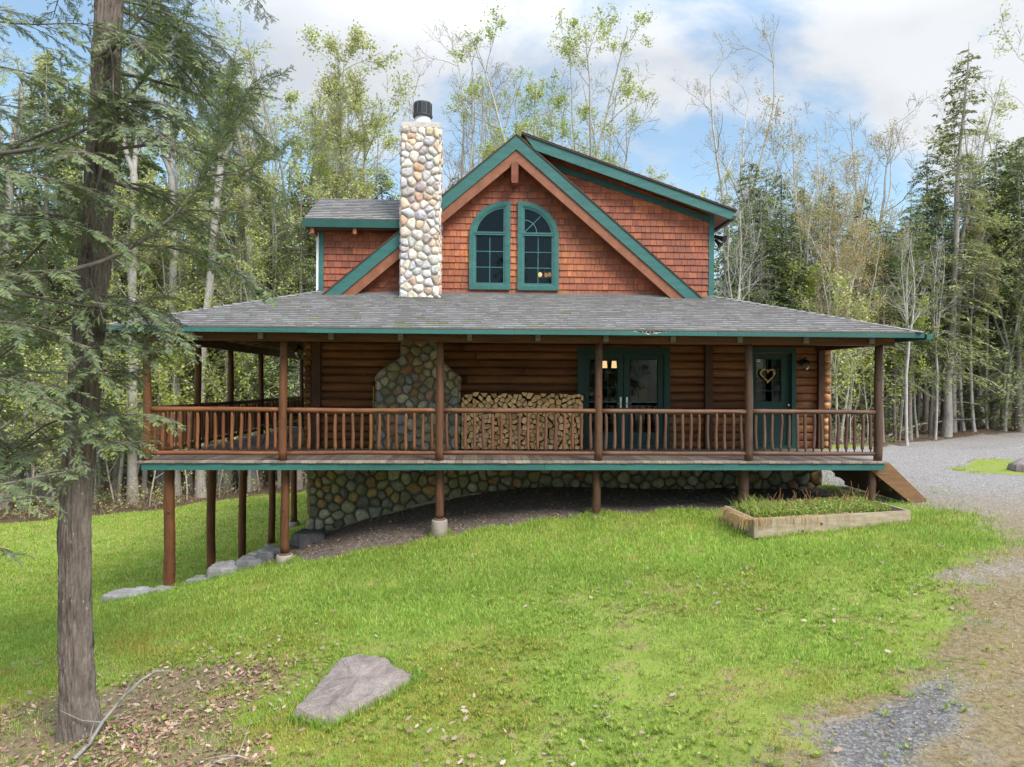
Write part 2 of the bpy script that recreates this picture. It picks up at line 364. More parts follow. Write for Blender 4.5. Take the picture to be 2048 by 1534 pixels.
def ground_material():
    m = bpy.data.materials.new('ground_cover'); m.use_nodes = True; t = m.node_tree; n = t.nodes; l = t.links
    b = n['Principled BSDF']; b.inputs['Roughness'].default_value = .95; b.inputs['Specular IOR Level'].default_value = .15
    a = n.new('ShaderNodeAttribute'); a.attribute_name = 'zone'
    sp = n.new('ShaderNodeSeparateColor'); l.new(a.outputs['Color'], sp.inputs[0])
    co = n.new('ShaderNodeTexCoord')
    def noi(sc, d=6, r=.6):
        z = n.new('ShaderNodeTexNoise'); z.inputs['Scale'].default_value = sc; z.inputs['Detail'].default_value = d; z.inputs['Roughness'].default_value = r
        l.new(co.outputs['Object'], z.inputs['Vector']); return z.outputs[0]
    def rmp(src, pts):
        r = n.new('ShaderNodeValToRGB'); e = r.color_ramp.elements
        e[0].position, e[0].color = pts[0][0], (*pts[0][1], 1); e[1].position, e[1].color = pts[-1][0], (*pts[-1][1], 1)
        for p, c in pts[1:-1]: q = e.new(p); q.color = (*c, 1)
        l.new(src, r.inputs[0]); return r.outputs[0]
    def mixc(f, x, y):
        k = n.new('ShaderNodeMix'); k.data_type = 'RGBA'; l.new(f, k.inputs[0]); l.new(x, k.inputs[6]); l.new(y, k.inputs[7]); return k.outputs[2]
    fine = noi(34, 6, .7); mid = noi(2.6, 6); big = noi(.55, 5)
    lawn = rmp(mid, [(.3, (.14, .18, .03)), (.5, (.21, .265, .045)), (.60, (.26, .255, .07)), (.70, (.23, .18, .085))])
    forest = rmp(noi(7, 8, .7), [(.3, (.05, .034, .022)), (.5, (.115, .078, .05)), (.68, (.20, .14, .095))])
    stonesn = n.new('ShaderNodeTexVoronoi'); stonesn.inputs['Scale'].default_value = 42; l.new(co.outputs['Object'], stonesn.inputs['Vector'])
    st = n.new('ShaderNodeSeparateColor'); l.new(stonesn.outputs['Color'], st.inputs[0])
    grv = rmp(st.outputs[0], [(0, (.14, .12, .106)), (.5, (.25, .225, .205)), (1, (.37, .34, .312))])
    moss = rmp(noi(20, 6, .7), [(.3, (.12, .088, .05)), (.5, (.225, .165, .085)), (.7, (.31, .245, .15))])
    near = n.new('ShaderNodeSeparateXYZ'); l.new(co.outputs['Object'], near.inputs[0])
    nr = n.new('ShaderNodeMapRange'); nr.inputs[1].default_value = 9.5; nr.inputs[2].default_value = 15; nr.inputs[3].default_value = 1; nr.inputs[4].default_value = .0
    l.new(near.outputs[1], nr.inputs[0])
    mm = n.new('ShaderNodeMath'); mm.operation = 'MULTIPLY'; l.new(nr.outputs[0], mm.inputs[0])
    l.new(rmp(noi(.75, 8, .65), [(.32, (.25, .25, .25)), (.48, (1, 1, 1))]), mm.inputs[1])
    ab = n.new('ShaderNodeAttribute'); ab.attribute_name = 'bare'
    inv = n.new('ShaderNodeMath'); inv.operation = 'SUBTRACT'; inv.inputs[0].default_value = 1.0; l.new(ab.outputs['Fac'], inv.inputs[1])
    m2 = n.new('ShaderNodeMath'); m2.operation = 'MULTIPLY'; l.new(mm.outputs[0], m2.inputs[0]); l.new(inv.outputs[0], m2.inputs[1])
    grv = mixc(m2.outputs[0], grv, moss)
    damp = rmp(st.outputs[0], [(0, (.09, .082, .078)), (.6, (.15, .14, .135)), (1, (.25, .235, .225))])
    rb = n.new('ShaderNodeMath'); rb.operation = 'MULTIPLY_ADD'; l.new(noi(7, 9, .75), rb.inputs[0]); rb.inputs[1].default_value = 1.9; l.new(ab.outputs['Fac'], rb.inputs[2])
    rm_ = n.new('ShaderNodeMapRange'); rm_.inputs[1].default_value = 1.30; rm_.inputs[2].default_value = 1.75; rm_.inputs[4].default_value = .85; l.new(rb.outputs[0], rm_.inputs[0])
    grv = mixc(rm_.outputs[0], grv, damp)
    litter = rmp(noi(16, 6, .7), [(.3, (.10, .065, .045)), (.5, (.21, .14, .10)), (.7, (.34, .24, .175))])
    dirt = rmp(noi(28, 7, .75), [(.3, (.06, .043, .032)), (.5, (.13, .10, .08)), (.72, (.26, .21, .175))])
    rag = n.new('ShaderNodeMath'); rag.operation = 'MULTIPLY_ADD'; l.new(noi(9, 9, .75), rag.inputs[0]); rag.inputs[1].default_value = 1.7; rag.inputs[2].default_value = -.85
    def ragged(f):
        ad = n.new('ShaderNodeMath'); ad.operation = 'ADD'; l.new(f, ad.inputs[0]); l.new(rag.outputs[0], ad.inputs[1])
        mr = n.new('ShaderNodeMapRange'); mr.inputs[1].default_value = .40; mr.inputs[2].default_value = .60; l.new(ad.outputs[0], mr.inputs[0]); return mr.outputs[0]
    c = mixc(ragged(a.outputs['Alpha']), forest, lawn)
    c = mixc(ragged(sp.outputs[0]), c, grv)
    lk = n.new('ShaderNodeMath'); lk.operation = 'MULTIPLY'; l.new(ragged(sp.outputs[2]), lk.inputs[0]); lk.inputs[1].default_value = .85
    c = mixc(lk.outputs[0], c, litter)
    c = mixc(ragged(sp.outputs[1]), c, dirt)
    l.new(c, b.inputs['Base Color'])
    bp = n.new('ShaderNodeBump'); bp.inputs['Strength'].default_value = .8; bp.inputs['Distance'].default_value = .03
    l.new(fine, bp.inputs['Height']); l.new(bp.outputs[0], b.inputs['Normal'])
    return m
ground.data.materials.append(ground_material())
# ------------------------------------------------------------------ cabin
YW, YP, YD = 15.1, 12.67, 12.52            # log wall, porch post row, deck front edge
XL, XR, XA, XRID = -3.62, 5.10, 7.62, 0.72   # house corners, addition corner, ridge
YB = 23.6                                  # back wall
ZR = 3.41                                  # porch roof meets the wall
CAB = empty('log_cabin', (0.7, 18.0, -0.9), 'log cabin with red cedar shake gable, green trim and a wraparound porch', 'cabin')
rnd = random.Random(7)

def clip(poly, a, b, c):
    """keep a*x+b*y<=c"""
    out = []; n = len(poly)
    for i in range(n):
        p, q = poly[i], poly[(i + 1) % n]; dp, dq = a * p[0] + b * p[1] - c, a * q[0] + b * q[1] - c
        if dp <= 0: out.append(p)
        if dp * dq < 0: t = dp / (dp - dq); out.append((p[0] + t * (q[0] - p[0]), p[1] + t * (q[1] - p[1])))
    return out
def clip_convex(poly, C):
    n = len(C)
    for i in range(n):
        (x0, y0), (x1, y1) = C[i], C[(i + 1) % n]
        nx_, ny_ = (y1 - y0), -(x1 - x0)          # outward for CCW
        poly = clip(poly, nx_, ny_, nx_ * x0 + ny_ * y0)
        if len(poly) < 3: return []
    return poly
def shingles(mb, C, to3, nrm, expo, wr, th, colf, rng, mi=0, gap=.006, ragged=0.0, v0=None):
    """overlapping wedge shingles in the convex region C of the plane given by to3(u,v)"""
    us = [p[0] for p in C]; vs = [p[1] for p in C]; nrm = Vector(nrm)
    v0 = min(vs) if v0 is None else v0; r = int(math.floor((min(vs) - v0) / expo)); v = v0 + r * expo
    while v < max(vs):
        u = min(us) - rng.uniform(0, wr[1])
        while u < max(us):
            w = rng.uniform(*wr); dv = rng.uniform(0, ragged)
            p = clip_convex([(u, v - dv), (u + w - gap, v - dv), (u + w - gap, v + expo), (u, v + expo)], C)
            if len(p) >= 3:
                t = th * rng.uniform(.8, 1.15)
                front = [to3(a, b) + nrm * (t * (1 - .85 * (b - v) / expo) + .004) for a, b in p]
                back = [to3(a, b) for a, b in p]; k = len(p)
                mb.add(front + back, [tuple(range(k))] + [(i, k + i, k + (i + 1) % k, (i + 1) % k) for i in range(k)], colf(u, v, r), mi)
            u += w
        v += expo; r += 1

def voronoi(pts, poly, iters=2, rng=None):
    """cells of pts clipped to the (possibly non convex) polygon's bounding set of convex pieces"""
    pts = [tuple(p) for p in pts]
    for it in range(iters + 1):
        cells = []; A = np.array(pts)
        for i, p in enumerate(pts):
            d = ((A - A[i]) ** 2).sum(1); near = np.argsort(d)[1:22]
            c = poly
            for j in near:
                q = pts[j]; a, b = q[0] - p[0], q[1] - p[1]
                c = clip(c, a, b, (q[0] ** 2 + q[1] ** 2 - p[0] ** 2 - p[1] ** 2) / 2)
                if len(c) < 3: break
            cells.append(c)
        if it < iters:
            for i, c in enumerate(cells):
                if len(c) >= 3: pts[i] = (.5 * pts[i][0] + .5 * sum(q[0] for q in c) / len(c), .5 * pts[i][1] + .5 * sum(q[1] for q in c) / len(c))
    return pts, cells
def scatter(poly, rmin, rmax, rng, tries=6000):
    xs = [p[0] for p in poly]; ys = [p[1] for p in poly]; out = []; P = np.array(poly)
    for _ in range(tries):
        r = rmin + (rmax - rmin) * rng.random() ** 1.6
        x, y = rng.uniform(min(xs), max(xs)), rng.uniform(min(ys), max(ys))
        if all((x - a) ** 2 + (y - b) ** 2 > (.5 * (r + s)) ** 2 * 1.0 for a, b, s in out): out.append((x, y, r))
    out = [o for o in out if inpoly(np.array([o[0]]), np.array([o[1]]), poly)[0]]
    return [(a, b) for a, b, s in out]
def chaikin(p, n=2, q=.25):
    for _ in range(n):
        o = []; k = len(p)
        for i in range(k):
            a, b = p[i], p[(i + 1) % k]
            o.append((a[0] * (1 - q) + b[0] * q, a[1] * (1 - q) + b[1] * q)); o.append((a[0] * q + b[0] * (1 - q), a[1] * q + b[1] * (1 - q)))
        p = o
    return p
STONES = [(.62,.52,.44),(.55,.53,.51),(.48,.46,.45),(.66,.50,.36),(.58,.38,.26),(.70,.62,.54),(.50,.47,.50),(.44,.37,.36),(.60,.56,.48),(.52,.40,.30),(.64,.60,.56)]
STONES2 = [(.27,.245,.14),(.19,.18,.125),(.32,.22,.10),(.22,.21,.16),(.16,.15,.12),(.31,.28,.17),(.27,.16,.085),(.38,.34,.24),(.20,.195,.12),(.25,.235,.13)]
def stones(mb, poly, to3, nrm, rmin, rmax, bulge, rng, pal, mi=0):
    """rounded field stones packed inside a polygon of a wall plane"""
    pts = scatter(poly, rmin, rmax, rng); nrm = Vector(nrm)
    pts, cells = voronoi(pts, poly, 1)
    for c in cells:
        if len(c) < 3: continue
        ar = .5 * abs(sum(c[i][0] * c[(i + 1) % len(c)][1] - c[(i + 1) % len(c)][0] * c[i][1] for i in range(len(c))))
        if ar < .0012: continue
        cx, cy = sum(p[0] for p in c) / len(c), sum(p[1] for p in c) / len(c); rr = math.sqrt(ar / math.pi)
        k = max(.55, 1 - .011 / rr)
        c = [(cx + (x - cx) * k, cy + (y - cy) * k) for x, y in c]
        c = chaikin(chaikin(c, 1, .22), 1, .25)
        b = bulge * min(1.3, rr / .09) * rng.uniform(.75, 1.2); tx, ty = rng.uniform(-.25, .25), rng.uniform(-.25, .25)
        n = len(c); vs = []; ph = rng.uniform(0, 6.28)
        for s, h in ((1, -.01), (.99, .35), (.90, .72), (.70, .94), (.40, 1.02)):
            for q, (x, y) in enumerate(c):
                dx, dy = (x - cx) * s, (y - cy) * s
                w = 1 + .05 * math.sin(3 * math.atan2(dy, dx) + ph)
                vs.append(to3(cx + dx, cy + dy) + nrm * (b * h * w * (1 + tx * dx / rr + ty * dy / rr) if h > 0 else -.01))
        vs.append(to3(cx, cy) + nrm * (b * 1.03))
        fs = [(r * n + i, r * n + (i + 1) % n, (r + 1) * n + (i + 1) % n, (r + 1) * n + i) for r in range(4) for i in range(n)]
        fs += [(4 * n + i, 4 * n + (i + 1) % n, 5 * n) for i in range(n)]
        mb.add(vs, fs, pick(rng, pal, .16), mi)
def smooth_some(o, mi=0):
    o.data.polygons.foreach_set('use_smooth', [p.material_index == mi for p in o.data.polygons]); return o

# ---- log walls
def dlog(mb, x0, x1, zc, h, yf, bulge, rng, col):
    n = max(2, int((x1 - x0) / .35) + 1); pr = [(-.5, 0), (-.46, .55), (-.33, .85), (-.12, .99), (.12, 1), (.33, .86), (.46, .56), (.5, 0)]
    ph = rng.uniform(0, 9); vs = []
    for i in range(n):
        x = x0 + (x1 - x0) * i / (n - 1); w = 1 + .06 * math.sin(x * 1.7 + ph) + rng.uniform(-.03, .03)
        for a, b in pr: vs.append((x, yf - bulge * b * w, zc + a * h * .985))
    k = len(pr)
    mb.add(vs, [(i * k + j, i * k + j + 1, (i + 1) * k + j + 1, (i + 1) * k + j) for i in range(n - 1) for j in range(k - 1)] + [tuple(range(k)), tuple((n - 1) * k + j for j in range(k))[::-1]], col)
LOGC = [(.185,.07,.022),(.15,.053,.017),(.215,.087,.029),(.135,.047,.016),(.18,.068,.021)]
FD = (2.09, 4.16, 2.24); DR = (5.93, 7.02, 2.26)      # french door and entry openings
mb = MB(); HC = .178
for c in range(15):
    z0 = .0 + HC * c; zc = z0 + HC / 2
    segs = [(XL + .02, FD[0]), (FD[1], DR[0]), (DR[1], 7.53)] if z0 < 2.1 else [(XL + .02, 7.53 if c < 13 else 5.1)]
    for a, b in segs:
        x = a
        while x < b - .01:
            e = min(b, x + rnd.uniform(2.6, 4.6)); e = b if b - e < .7 else e
            dlog(mb, x, e - (.004 if e < b else 0), zc, HC, YW, .055, rnd, pick(rnd, LOGC, .16)); x = e
smooth_some(mb.build('log_wall', M['log'], CAB))
# side and back walls, with real thickness, and the wall core behind the front logs
core = MB()
for x0, x1, z0, z1 in ((XL, FD[0], -.2, 3.4), (FD[0], FD[1], 2.24, 3.4), (FD[1], 5.1, -.2, 3.4), (5.1, DR[0], -.2, 2.46), (DR[0], DR[1], 2.26, 2.46), (DR[1], 7.6, -.2, 2.46), (FD[0], FD[1], -.2, .0), (DR[0], DR[1], -.2, .0)):
    core.box(x0, x1, YW + .004, YW + .16, z0, z1, (1, 1, 1))
core.box(XL, 7.6, YB, YB + .15, -.2, 2.45); core.box(XL, XR, YB, YB + .15, 2.45, 5.0); core.box(7.46, 7.6, YW + .16, YB, -.2, 2.42); core.prism([(-3.7, YB, 3.0), (5.1, YB, 3.0), (5.1, YB, 5.2), (.72, YB, 6.75)], (0, .12, 0)); core.box(5.0, 7.46, YW + .16, YB, 2.42, 2.47); core.box(XL + .16, 7.46, YW + .16, YB, -.2, -.012)
core.box(XR - .1, XR, YW + .12, YB, 2.47, 5.05)
core.build('wall_core', M['interior'], CAB)
sw = MB()
for c in range(19):
    x = []; zc = HC * c + HC / 2
    for y0 in (15.0, 18.2, 21.0):
        n = 3; y1 = {15.0: 18.2, 18.2: 21.0, 21.0: YB}[y0]; vs = []; pr = [(-.5, 0), (-.4, .7), (-.15, 1), (.15, 1), (.4, .7), (.5, 0)]
        for y in (y0, y1 - .004):
            for a, b in pr: vs.append((XL + .05 - .05 * b, y, zc + a * HC * .985))
        k = 6; sw.add(vs, [(j, k + j, k + j + 1, j + 1) for j in range(k - 1)], pick(rnd, LOGC, .15))
sw.box(XL + .05, XL + .16, YW + .16, YB, -.2, 3.4, (.2, .08, .03))
smooth_some(sw.build('side_log_wall', M['log'], CAB))
# log corners: crossing log ends plus the dark corner posts
lc = MB()
for c in range(14):
    zc = HC * c + HC / 2 + (.03 if c % 2 else -.0)
    lc.tube([(XL - .16, 14.93, zc), (XL - .16, 15.4, zc)], .082, 12, pick(rnd, LOGC, .2))
    lc.tube([(XL - .27, 15.06, zc + HC / 2), (XL + .05, 15.06, zc + HC / 2)], .072, 10, pick(rnd, LOGC, .2))
smooth_some(lc.build('log_corner', M['log'], CAB))
rc = MB()
for c in range(14):
    zc = HC * c + HC / 2
    rc.tube([(7.71, 14.96 + .03 * (c % 2), zc), (7.71, 15.5, zc)], .083, 12, pick(rnd, [(.42,.2,.08),(.36,.15,.06)], .2))
smooth_some(rc.build('log_corner', M['log'], CAB))
for x0, x1, y0 in ((-3.72, -3.52, 14.93), (4.93, 5.10, 14.94), (7.50, 7.63, 14.95)):
    p = MB(); p.box(x0, x1, y0, YW + .03, 0, 2.62, (1, 1, 1)); p.build('corner_post', M['darkwood'], CAB)

# ---- foundation of field stone with its concrete footing
f = MB(); zt = -.05
fp = [(-3.75, -2.05), (-2.6, -1.72), (-1.3, -1.42), (.3, -1.12), (2, -1.05), (7.6, -1.05), (7.6, zt), (-3.75, zt)]
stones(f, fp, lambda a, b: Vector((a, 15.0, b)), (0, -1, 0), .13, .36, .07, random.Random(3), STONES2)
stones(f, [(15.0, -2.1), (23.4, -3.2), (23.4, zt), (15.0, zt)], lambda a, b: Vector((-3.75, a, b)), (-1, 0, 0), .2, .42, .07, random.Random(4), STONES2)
f.box(-3.75, 7.6, 15.0, 15.3, -3.2, zt, (1, 1, 1), 1); f.box(-3.75, -3.45, 15.3, 23.5, -3.4, zt, (1, 1, 1), 1); f.box(7.3, 7.6, 15.3, 23.5, -1.5, zt, (1, 1, 1), 1)
smooth_some(f.build('foundation', [M['stone'], M['mortar2']], CAB))
ft = MB(); path = [(-3.72, -1.93), (-2.5, -1.57), (-1.3, -1.22), (-.1, -1.0)]
for i in range(3):
    (a, b), (c, d) = path[i], path[i + 1]; ft.prism([(a, 14.90, b - .25), (c, 14.90, d - .25), (c, 14.90, d + .05), (a, 14.90, b + .05)], (0, .09, 0), (.8, .8, .74))
ft.build('footing', M['concrete'], CAB)

# ---- chimney
ch = MB(); rs = random.Random(11); YC = 14.56
low = [(-2.26, 0), (-.52, 0), (-.52, 1.60), (-.60, 1.66), (-.92, 1.97), (-.94, 2.9), (-1.76, 2.9), (-1.76, 1.97), (-2.2, 1.68), (-2.26, 1.6)]
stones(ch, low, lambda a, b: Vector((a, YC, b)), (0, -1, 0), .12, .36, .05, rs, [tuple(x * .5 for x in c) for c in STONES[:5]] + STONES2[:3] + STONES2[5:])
up = [(-1.785, 2.9), (-.935, 2.9), (-.955, 6.87), (-1.765, 6.87)]
stones(ch, up, lambda a, b: Vector((a, YC, b)), (0, -1, 0), .10, .31, .05, random.Random(5), STONES)
stones(ch, [(YC, 2.9), (15.3, 2.9), (15.3, 6.86), (YC, 6.86)], lambda a, b: Vector((-.96, a, b)), (1, 0, 0), .10, .30, .04, rs, STONES)
stones(ch, [(YC, 2.9), (15.3, 2.9), (15.3, 6.86), (YC, 6.86)], lambda a, b: Vector((-1.755, a, b)), (-1, 0, 0), .10, .30, .04, rs, STONES)
stones(ch, [(YC, 0), (15.08, 0), (15.08, 1.6), (YC, 1.6)], lambda a, b: Vector((-.52, a, b)), (1, 0, 0), .12, .32, .04, rs, STONES2)
stones(ch, [(YC, 0), (15.08, 0), (15.08, 1.6), (YC, 1.6)], lambda a, b: Vector((-2.26, a, b)), (-1, 0, 0), .12, .32, .04, rs, STONES2)
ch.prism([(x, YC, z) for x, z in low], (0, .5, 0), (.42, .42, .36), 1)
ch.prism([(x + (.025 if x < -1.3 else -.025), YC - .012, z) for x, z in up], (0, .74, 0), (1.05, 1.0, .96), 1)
CH = smooth_some(ch.build('chimney', [M['stone'], M['mortar']], CAB))
cp = MB(); cp.box(-1.755, -.96, YC - .02, 15.32, 6.86, 6.975, (1.75, 1.9, 2.05)); cp.build('chimney_cap', M['concrete'], CH)
fl = MB(); cx, cy = -1.345, 14.95
fl.tube([(cx, cy, 6.99), (cx, cy, 7.02), (cx, cy, 7.03), (cx, cy, 7.22)], [.25, .25, .17, .17], 28, (.85, .88, .92))
FL = smooth_some(fl.build('flue', M['white'], CH))
cap = MB(); prof = [(.15, 7.20), (.185, 7.205), (.215, 7.225), (.215, 7.255), (.195, 7.265), (.195, 7.50), (.188, 7.52), (.05, 7.54)]
cap.tube([(cx, cy, z) for r, z in prof], [r for r, z in prof], 36)
for k in range(48):
    w = 2 * math.pi * k / 48; x, y = cx + .197 * math.cos(w), cy + .197 * math.sin(w)
    cap.box(x - .005, x + .005, y - .005, y + .005, 7.265, 7.495, (2.2, 2.2, 2.2) if k % 4 == 0 else (.6, .6, .6))
cap.build('flue_cap', M['flue'], FL)
ms = MB(); rm = random.Random(2)
for k in range(90):
    x = rm.uniform(-1.9, -.8); y = YC - rm.uniform(.03, .16); z = ZR - .34 * (YW - y) + .012; r = rm.uniform(.015, .04)
    ms.tube([(x, y, z - .02), (x, y, z + r * .3), (x + .004, y, z + r * .6)], [r, r * .9, r * .2], 6, pick(rm, [(.10,.13,.02),(.16,.17,.03),(.07,.09,.02)]))
ms.build('moss', M['leaf'], CAB)

LRY_ = 16.15
# ---- shake siding
SH = [(.30,.087,.045),(.33,.099,.048),(.27,.080,.044),(.245,.074,.044),(.365,.112,.049),(.31,.093,.048),(.275,.085,.048)]
def shcol(k=1.0):
    def fcol(u, v, r):
        c = pick(rnd, SH, .10); t = 1 + .5 * (vn1(u * .8 + r * .13, v * .9) - .5)
        o = max(0, 1 - (abs(u - .7) / 2.6)) * max(0, 1 - abs(v - 4.0) / 1.1)      # lighter, more orange shakes around the windows
        return (c[0] * t * (1 + .45 * o), c[1] * t * (1 + .65 * o), c[2] * t * (1 + .1 * o))
    return fcol
def vn1(x, y): return float(vnoise(np.array([x]), np.array([y]), 5)[0])
P3 = lambda a, b: Vector((a, YW, b))
g = MB(); TRI = [(-3.35, ZR - .03), (4.8, ZR - .03), (.72, 6.85)]
OPEN = ((-.318, .588, 3.497, 5.445, -1), (.745, 1.66, 3.49, 5.445, 1))
def arch_z(x, o):
    """height of the window head above x, half way across the casing"""
    x0, x1, z0, z1, sd_ = o; d = .05
    u = (x1 - .11 - x) if sd_ < 0 else (x - x0 - .11)
    return z1 - d if u <= 0 else z1 - .79 + (.79 - d) * math.sqrt(max(0, 1 - (u / (.80 - d)) ** 2))
pieces = [(-9, OPEN[0][0] + .05, 0, 9), (OPEN[0][1] - .05, OPEN[1][0] + .05, 0, 9), (OPEN[1][1] - .05, 9, 0, 9)]
for o in OPEN:
    pieces.append((o[0] + .05, o[1] - .05, 0, o[2] + .05)); k = 9; wd = (o[1] - o[0] - .1) / k
    for i in range(k):
        a = o[0] + .05 + wd * i; pieces.append((a, a + wd, min(arch_z(a + .001, o), arch_z(a + wd - .001, o)) , 9))
for x0, x1, z0, z1 in pieces:
    q = clip_convex([(x0, z0), (x1, z0), (x1, z1), (x0, z1)], TRI)
    if len(q) >= 3:
        shingles(g, q, P3, (0, -1, 0), .1435, (.07, .17), .027, shcol(), rnd, ragged=.004 if x1 - x0 > .3 else 0, v0=ZR - .03)
        g.prism([(x, YW + .001, z) for x, z in q], (0, .10, 0), (.12, .04, .02))
g.prism([(4.0, YW + .001, 3.2), (5.05, YW + .001, 3.2), (5.05, YW + .001, 5.15), (.72, YW + .001, 6.8), (.9, YW + .001, 6.6)], (0, .12, 0), (.12, .04, .02))
g.box(-3.5, 5.0, YW + .11, YB, 3.18, 3.30, (.2, .09, .05))
g.build('gable_siding', M['shake'], CAB)
g = MB(); shingles(g, [(3.9, ZR - .03), (5.02, ZR - .03), (5.02, 5.2), (.8, 6.72)], lambda a, b: Vector((a, YW - .022, b)), (0, -1, 0), .1435, (.08, .2), .027, shcol(), rnd, ragged=.004)
g.build('dormer_siding', M['shake'], CAB)
g = MB(); shingles(g, [(-3.5, ZR - .03), (-2.3, ZR - .03), (-1.1, 4.85), (-3.5, 4.85)], lambda a, b: Vector((a, YW - .022, b)), (0, -1, 0), .1435, (.08, .2), .027, shcol(), rnd, ragged=.004)
g.box(-3.6, -1.0, YW - .02, YW + .1, 3.2, 4.9, (.2, .07, .03)); g.prism([(-3.6, YW + .1, 3.2), (-3.6, 17.55, 3.2), (-3.6, 17.55, 4.84), (-3.6, LRY_, 5.55), (-3.6, YW + .1, 5.0)], (.1, 0, 0), (.3, .1, .04))
g.build('dormer_siding', M['shake'], CAB)
def board(name, pts, dy, m, col=(1, 1, 1), parent=CAB):
    b = MB(); b.prism(pts, (0, dy, 0), col); return b.build(name, m, parent)
board('corner_board', [(5.02, YW - .06, 3.38), (5.14, YW - .06, 3.38), (5.14, YW - .06, 5.18), (5.02, YW - .06, 5.22)], .1, M['teal'])
board('corner_board', [(-3.585, YW - .06, 3.40), (-3.49, YW - .06, 3.40), (-3.49, YW - .06, 4.85), (-3.585, YW - .06, 4.85)], .1, M['teal'])
board('downspout', [(-3.655, YW - .02, 3.40), (-3.59, YW - .02, 3.40), (-3.59, YW - .02, 4.75), (-3.655, YW - .02, 4.75)], .06, M['white'])

# ---- roofs
ASP = [(.243,.231,.222),(.237,.226,.219),(.249,.236,.227),(.248,.229,.219),(.240,.232,.228),(.232,.222,.216),(.252,.239,.230),(.243,.224,.214)]
def asp(moss=False):
    def fcol(u, v, r):
        c = pick(rnd, ASP, .06)
        if moss and rnd.random() < .05 * math.exp(-((u + 1.0) / 2.2) ** 2) * math.exp(-(v / 1.1) ** 2): c = (.20, .20, .12)
        return c
    return fcol
YE, ZE = 12.10, 2.39                         # eave line of the porch roof
XEL, XER = -6.62, 8.02
sl_ = (ZR - ZE) / (YW - YE); Ls = math.hypot(YW - YE, ZR - ZE); cs = (YW - YE) / Ls; sn = (ZR - ZE) / Ls
pr = MB()
F3 = lambda a, b: Vector((a, YE + b * cs, ZE + b * sn))
shingles(pr, [(XEL, 0), (XER, 0), (XER - 2.95, Ls), (XEL + 3.0, Ls)], F3, (0, -sn, cs), .150, (.09, .24), .034, asp(True), rnd, gap=.003, ragged=.006)
wl = (XL - XEL); Ll = math.hypot(wl, ZR - ZE)
shingles(pr, [(YE, 0), (YW, Ll), (YB + .5, Ll), (YB + .5, 0)][::-1], lambda a, b: Vector((XEL + b * wl / Ll, a, ZE + b * (ZR - ZE) / Ll)), (-(ZR - ZE) / Ll, 0, wl / Ll), .14, (.2, .4), .014, asp(), rnd, gap=.003)
wr_ = XER - XR; Lr = math.hypot(wr_, ZR - ZE)
shingles(pr, [(YE, 0), (YB, 0), (YB, Lr), (YW, Lr)], lambda a, b: Vector((XER - b * wr_ / Lr, a, ZE + b * (ZR - ZE) / Lr)), ((ZR - ZE) / Lr, 0, wr_ / Lr), .14, (.2, .4), .014, asp(), rnd, gap=.003)
def slabp(pts, th, col, mi): pr.prism([(x, y, z - .003) for x, y, z in pts], (0, 0, -th), col, mi)
slabp([(XEL, YE, ZE), (XER, YE, ZE), (XR, YW, ZR), (XL, YW, ZR)], .05, (1, 1, 1), 1)
slabp([(XEL, YE, ZE), (XL, YW, ZR), (XL, YB + .5, ZR), (XEL, YB + .5, ZE)], .05, (1, 1, 1), 1)
slabp([(XER, YE, ZE), (XER, YB, ZE), (XR, YB, ZR), (XR, YW, ZR)], .05, (1, 1, 1), 1)
PR = pr.build('porch_roof', [M['asphalt'], M['darkwood']], CAB)
for (a, b) in (((XEL, YE, ZE), (XL, YW, ZR)), ((XER, YE, ZE), (XR, YW, ZR))):
    hc = MB(); a, b = Vector(a), Vector(b); d = (b - a); n = 22; side = Vector((-d.y, d.x, 0)).normalized() * .13; u = Vector((0, 0, 1))
    for i in range(n):
        p = a + d * i / n; q = a + d * (i + 1.1) / n
        for s in (1, -1):
            hc.add([p + u * .034, q + u * .020, q + side * s - u * .01, p + side * s + u * .006], [(0, 1, 2, 3)], pick(rnd, ASP, .12))
    hc.build('hip_cap', M['asphalt'], PR)
xs_ = [XEL - .01, -3.1, .55, 4.2, XER]
for i in range(4):
    fa = MB(); k = rnd.uniform(.86, 1.12); dz = rnd.uniform(-.003, .003); fa.box(xs_[i], xs_[i + 1] - .004, YE - .012 + rnd.uniform(-.002, .002), YE + .02, 2.302 + dz, 2.378 + dz, (k, k, k * 1.02)); fa.build('fascia', M['teal'], CAB)
pl = MB()
for k in range(26):
    x = 2.72 + .021 * k + rnd.uniform(-.01, .01); t = 1 - abs(k - 12) / 15
    pl.box(x - rnd.uniform(.012, .03), x + rnd.uniform(.012, .03), YE - .0145, YE - .011, 2.372 - rnd.uniform(.02, .055) * t, 2.374, pick(rnd, [(.75,.68,.58),(.62,.52,.42)]))
pl.build('peeled_paint', M['plank'], CAB)
fa = MB(); fa.box(XEL - .03, XEL + .0, YE - .01, YB + .5, 2.30, 2.378); fa.build('fascia', M['teal'], CAB)
fa = MB(); fa.box(XER + .003, XER + .03, YE + .03, YB, 2.30, 2.378); fa.build('fascia', M['teal'], CAB)
gt = MB(); gt.prism([(XER + .04, YE - .02, 2.27), (XER + .04, YE - .02, 2.37), (XER + .17, YE - .02, 2.37), (XER + .15, YE - .02, 2.29), (XER + .1, YE - .02, 2.27)], (0, 10.5, 0)); gt.build('gutter', M['teal'], CAB)

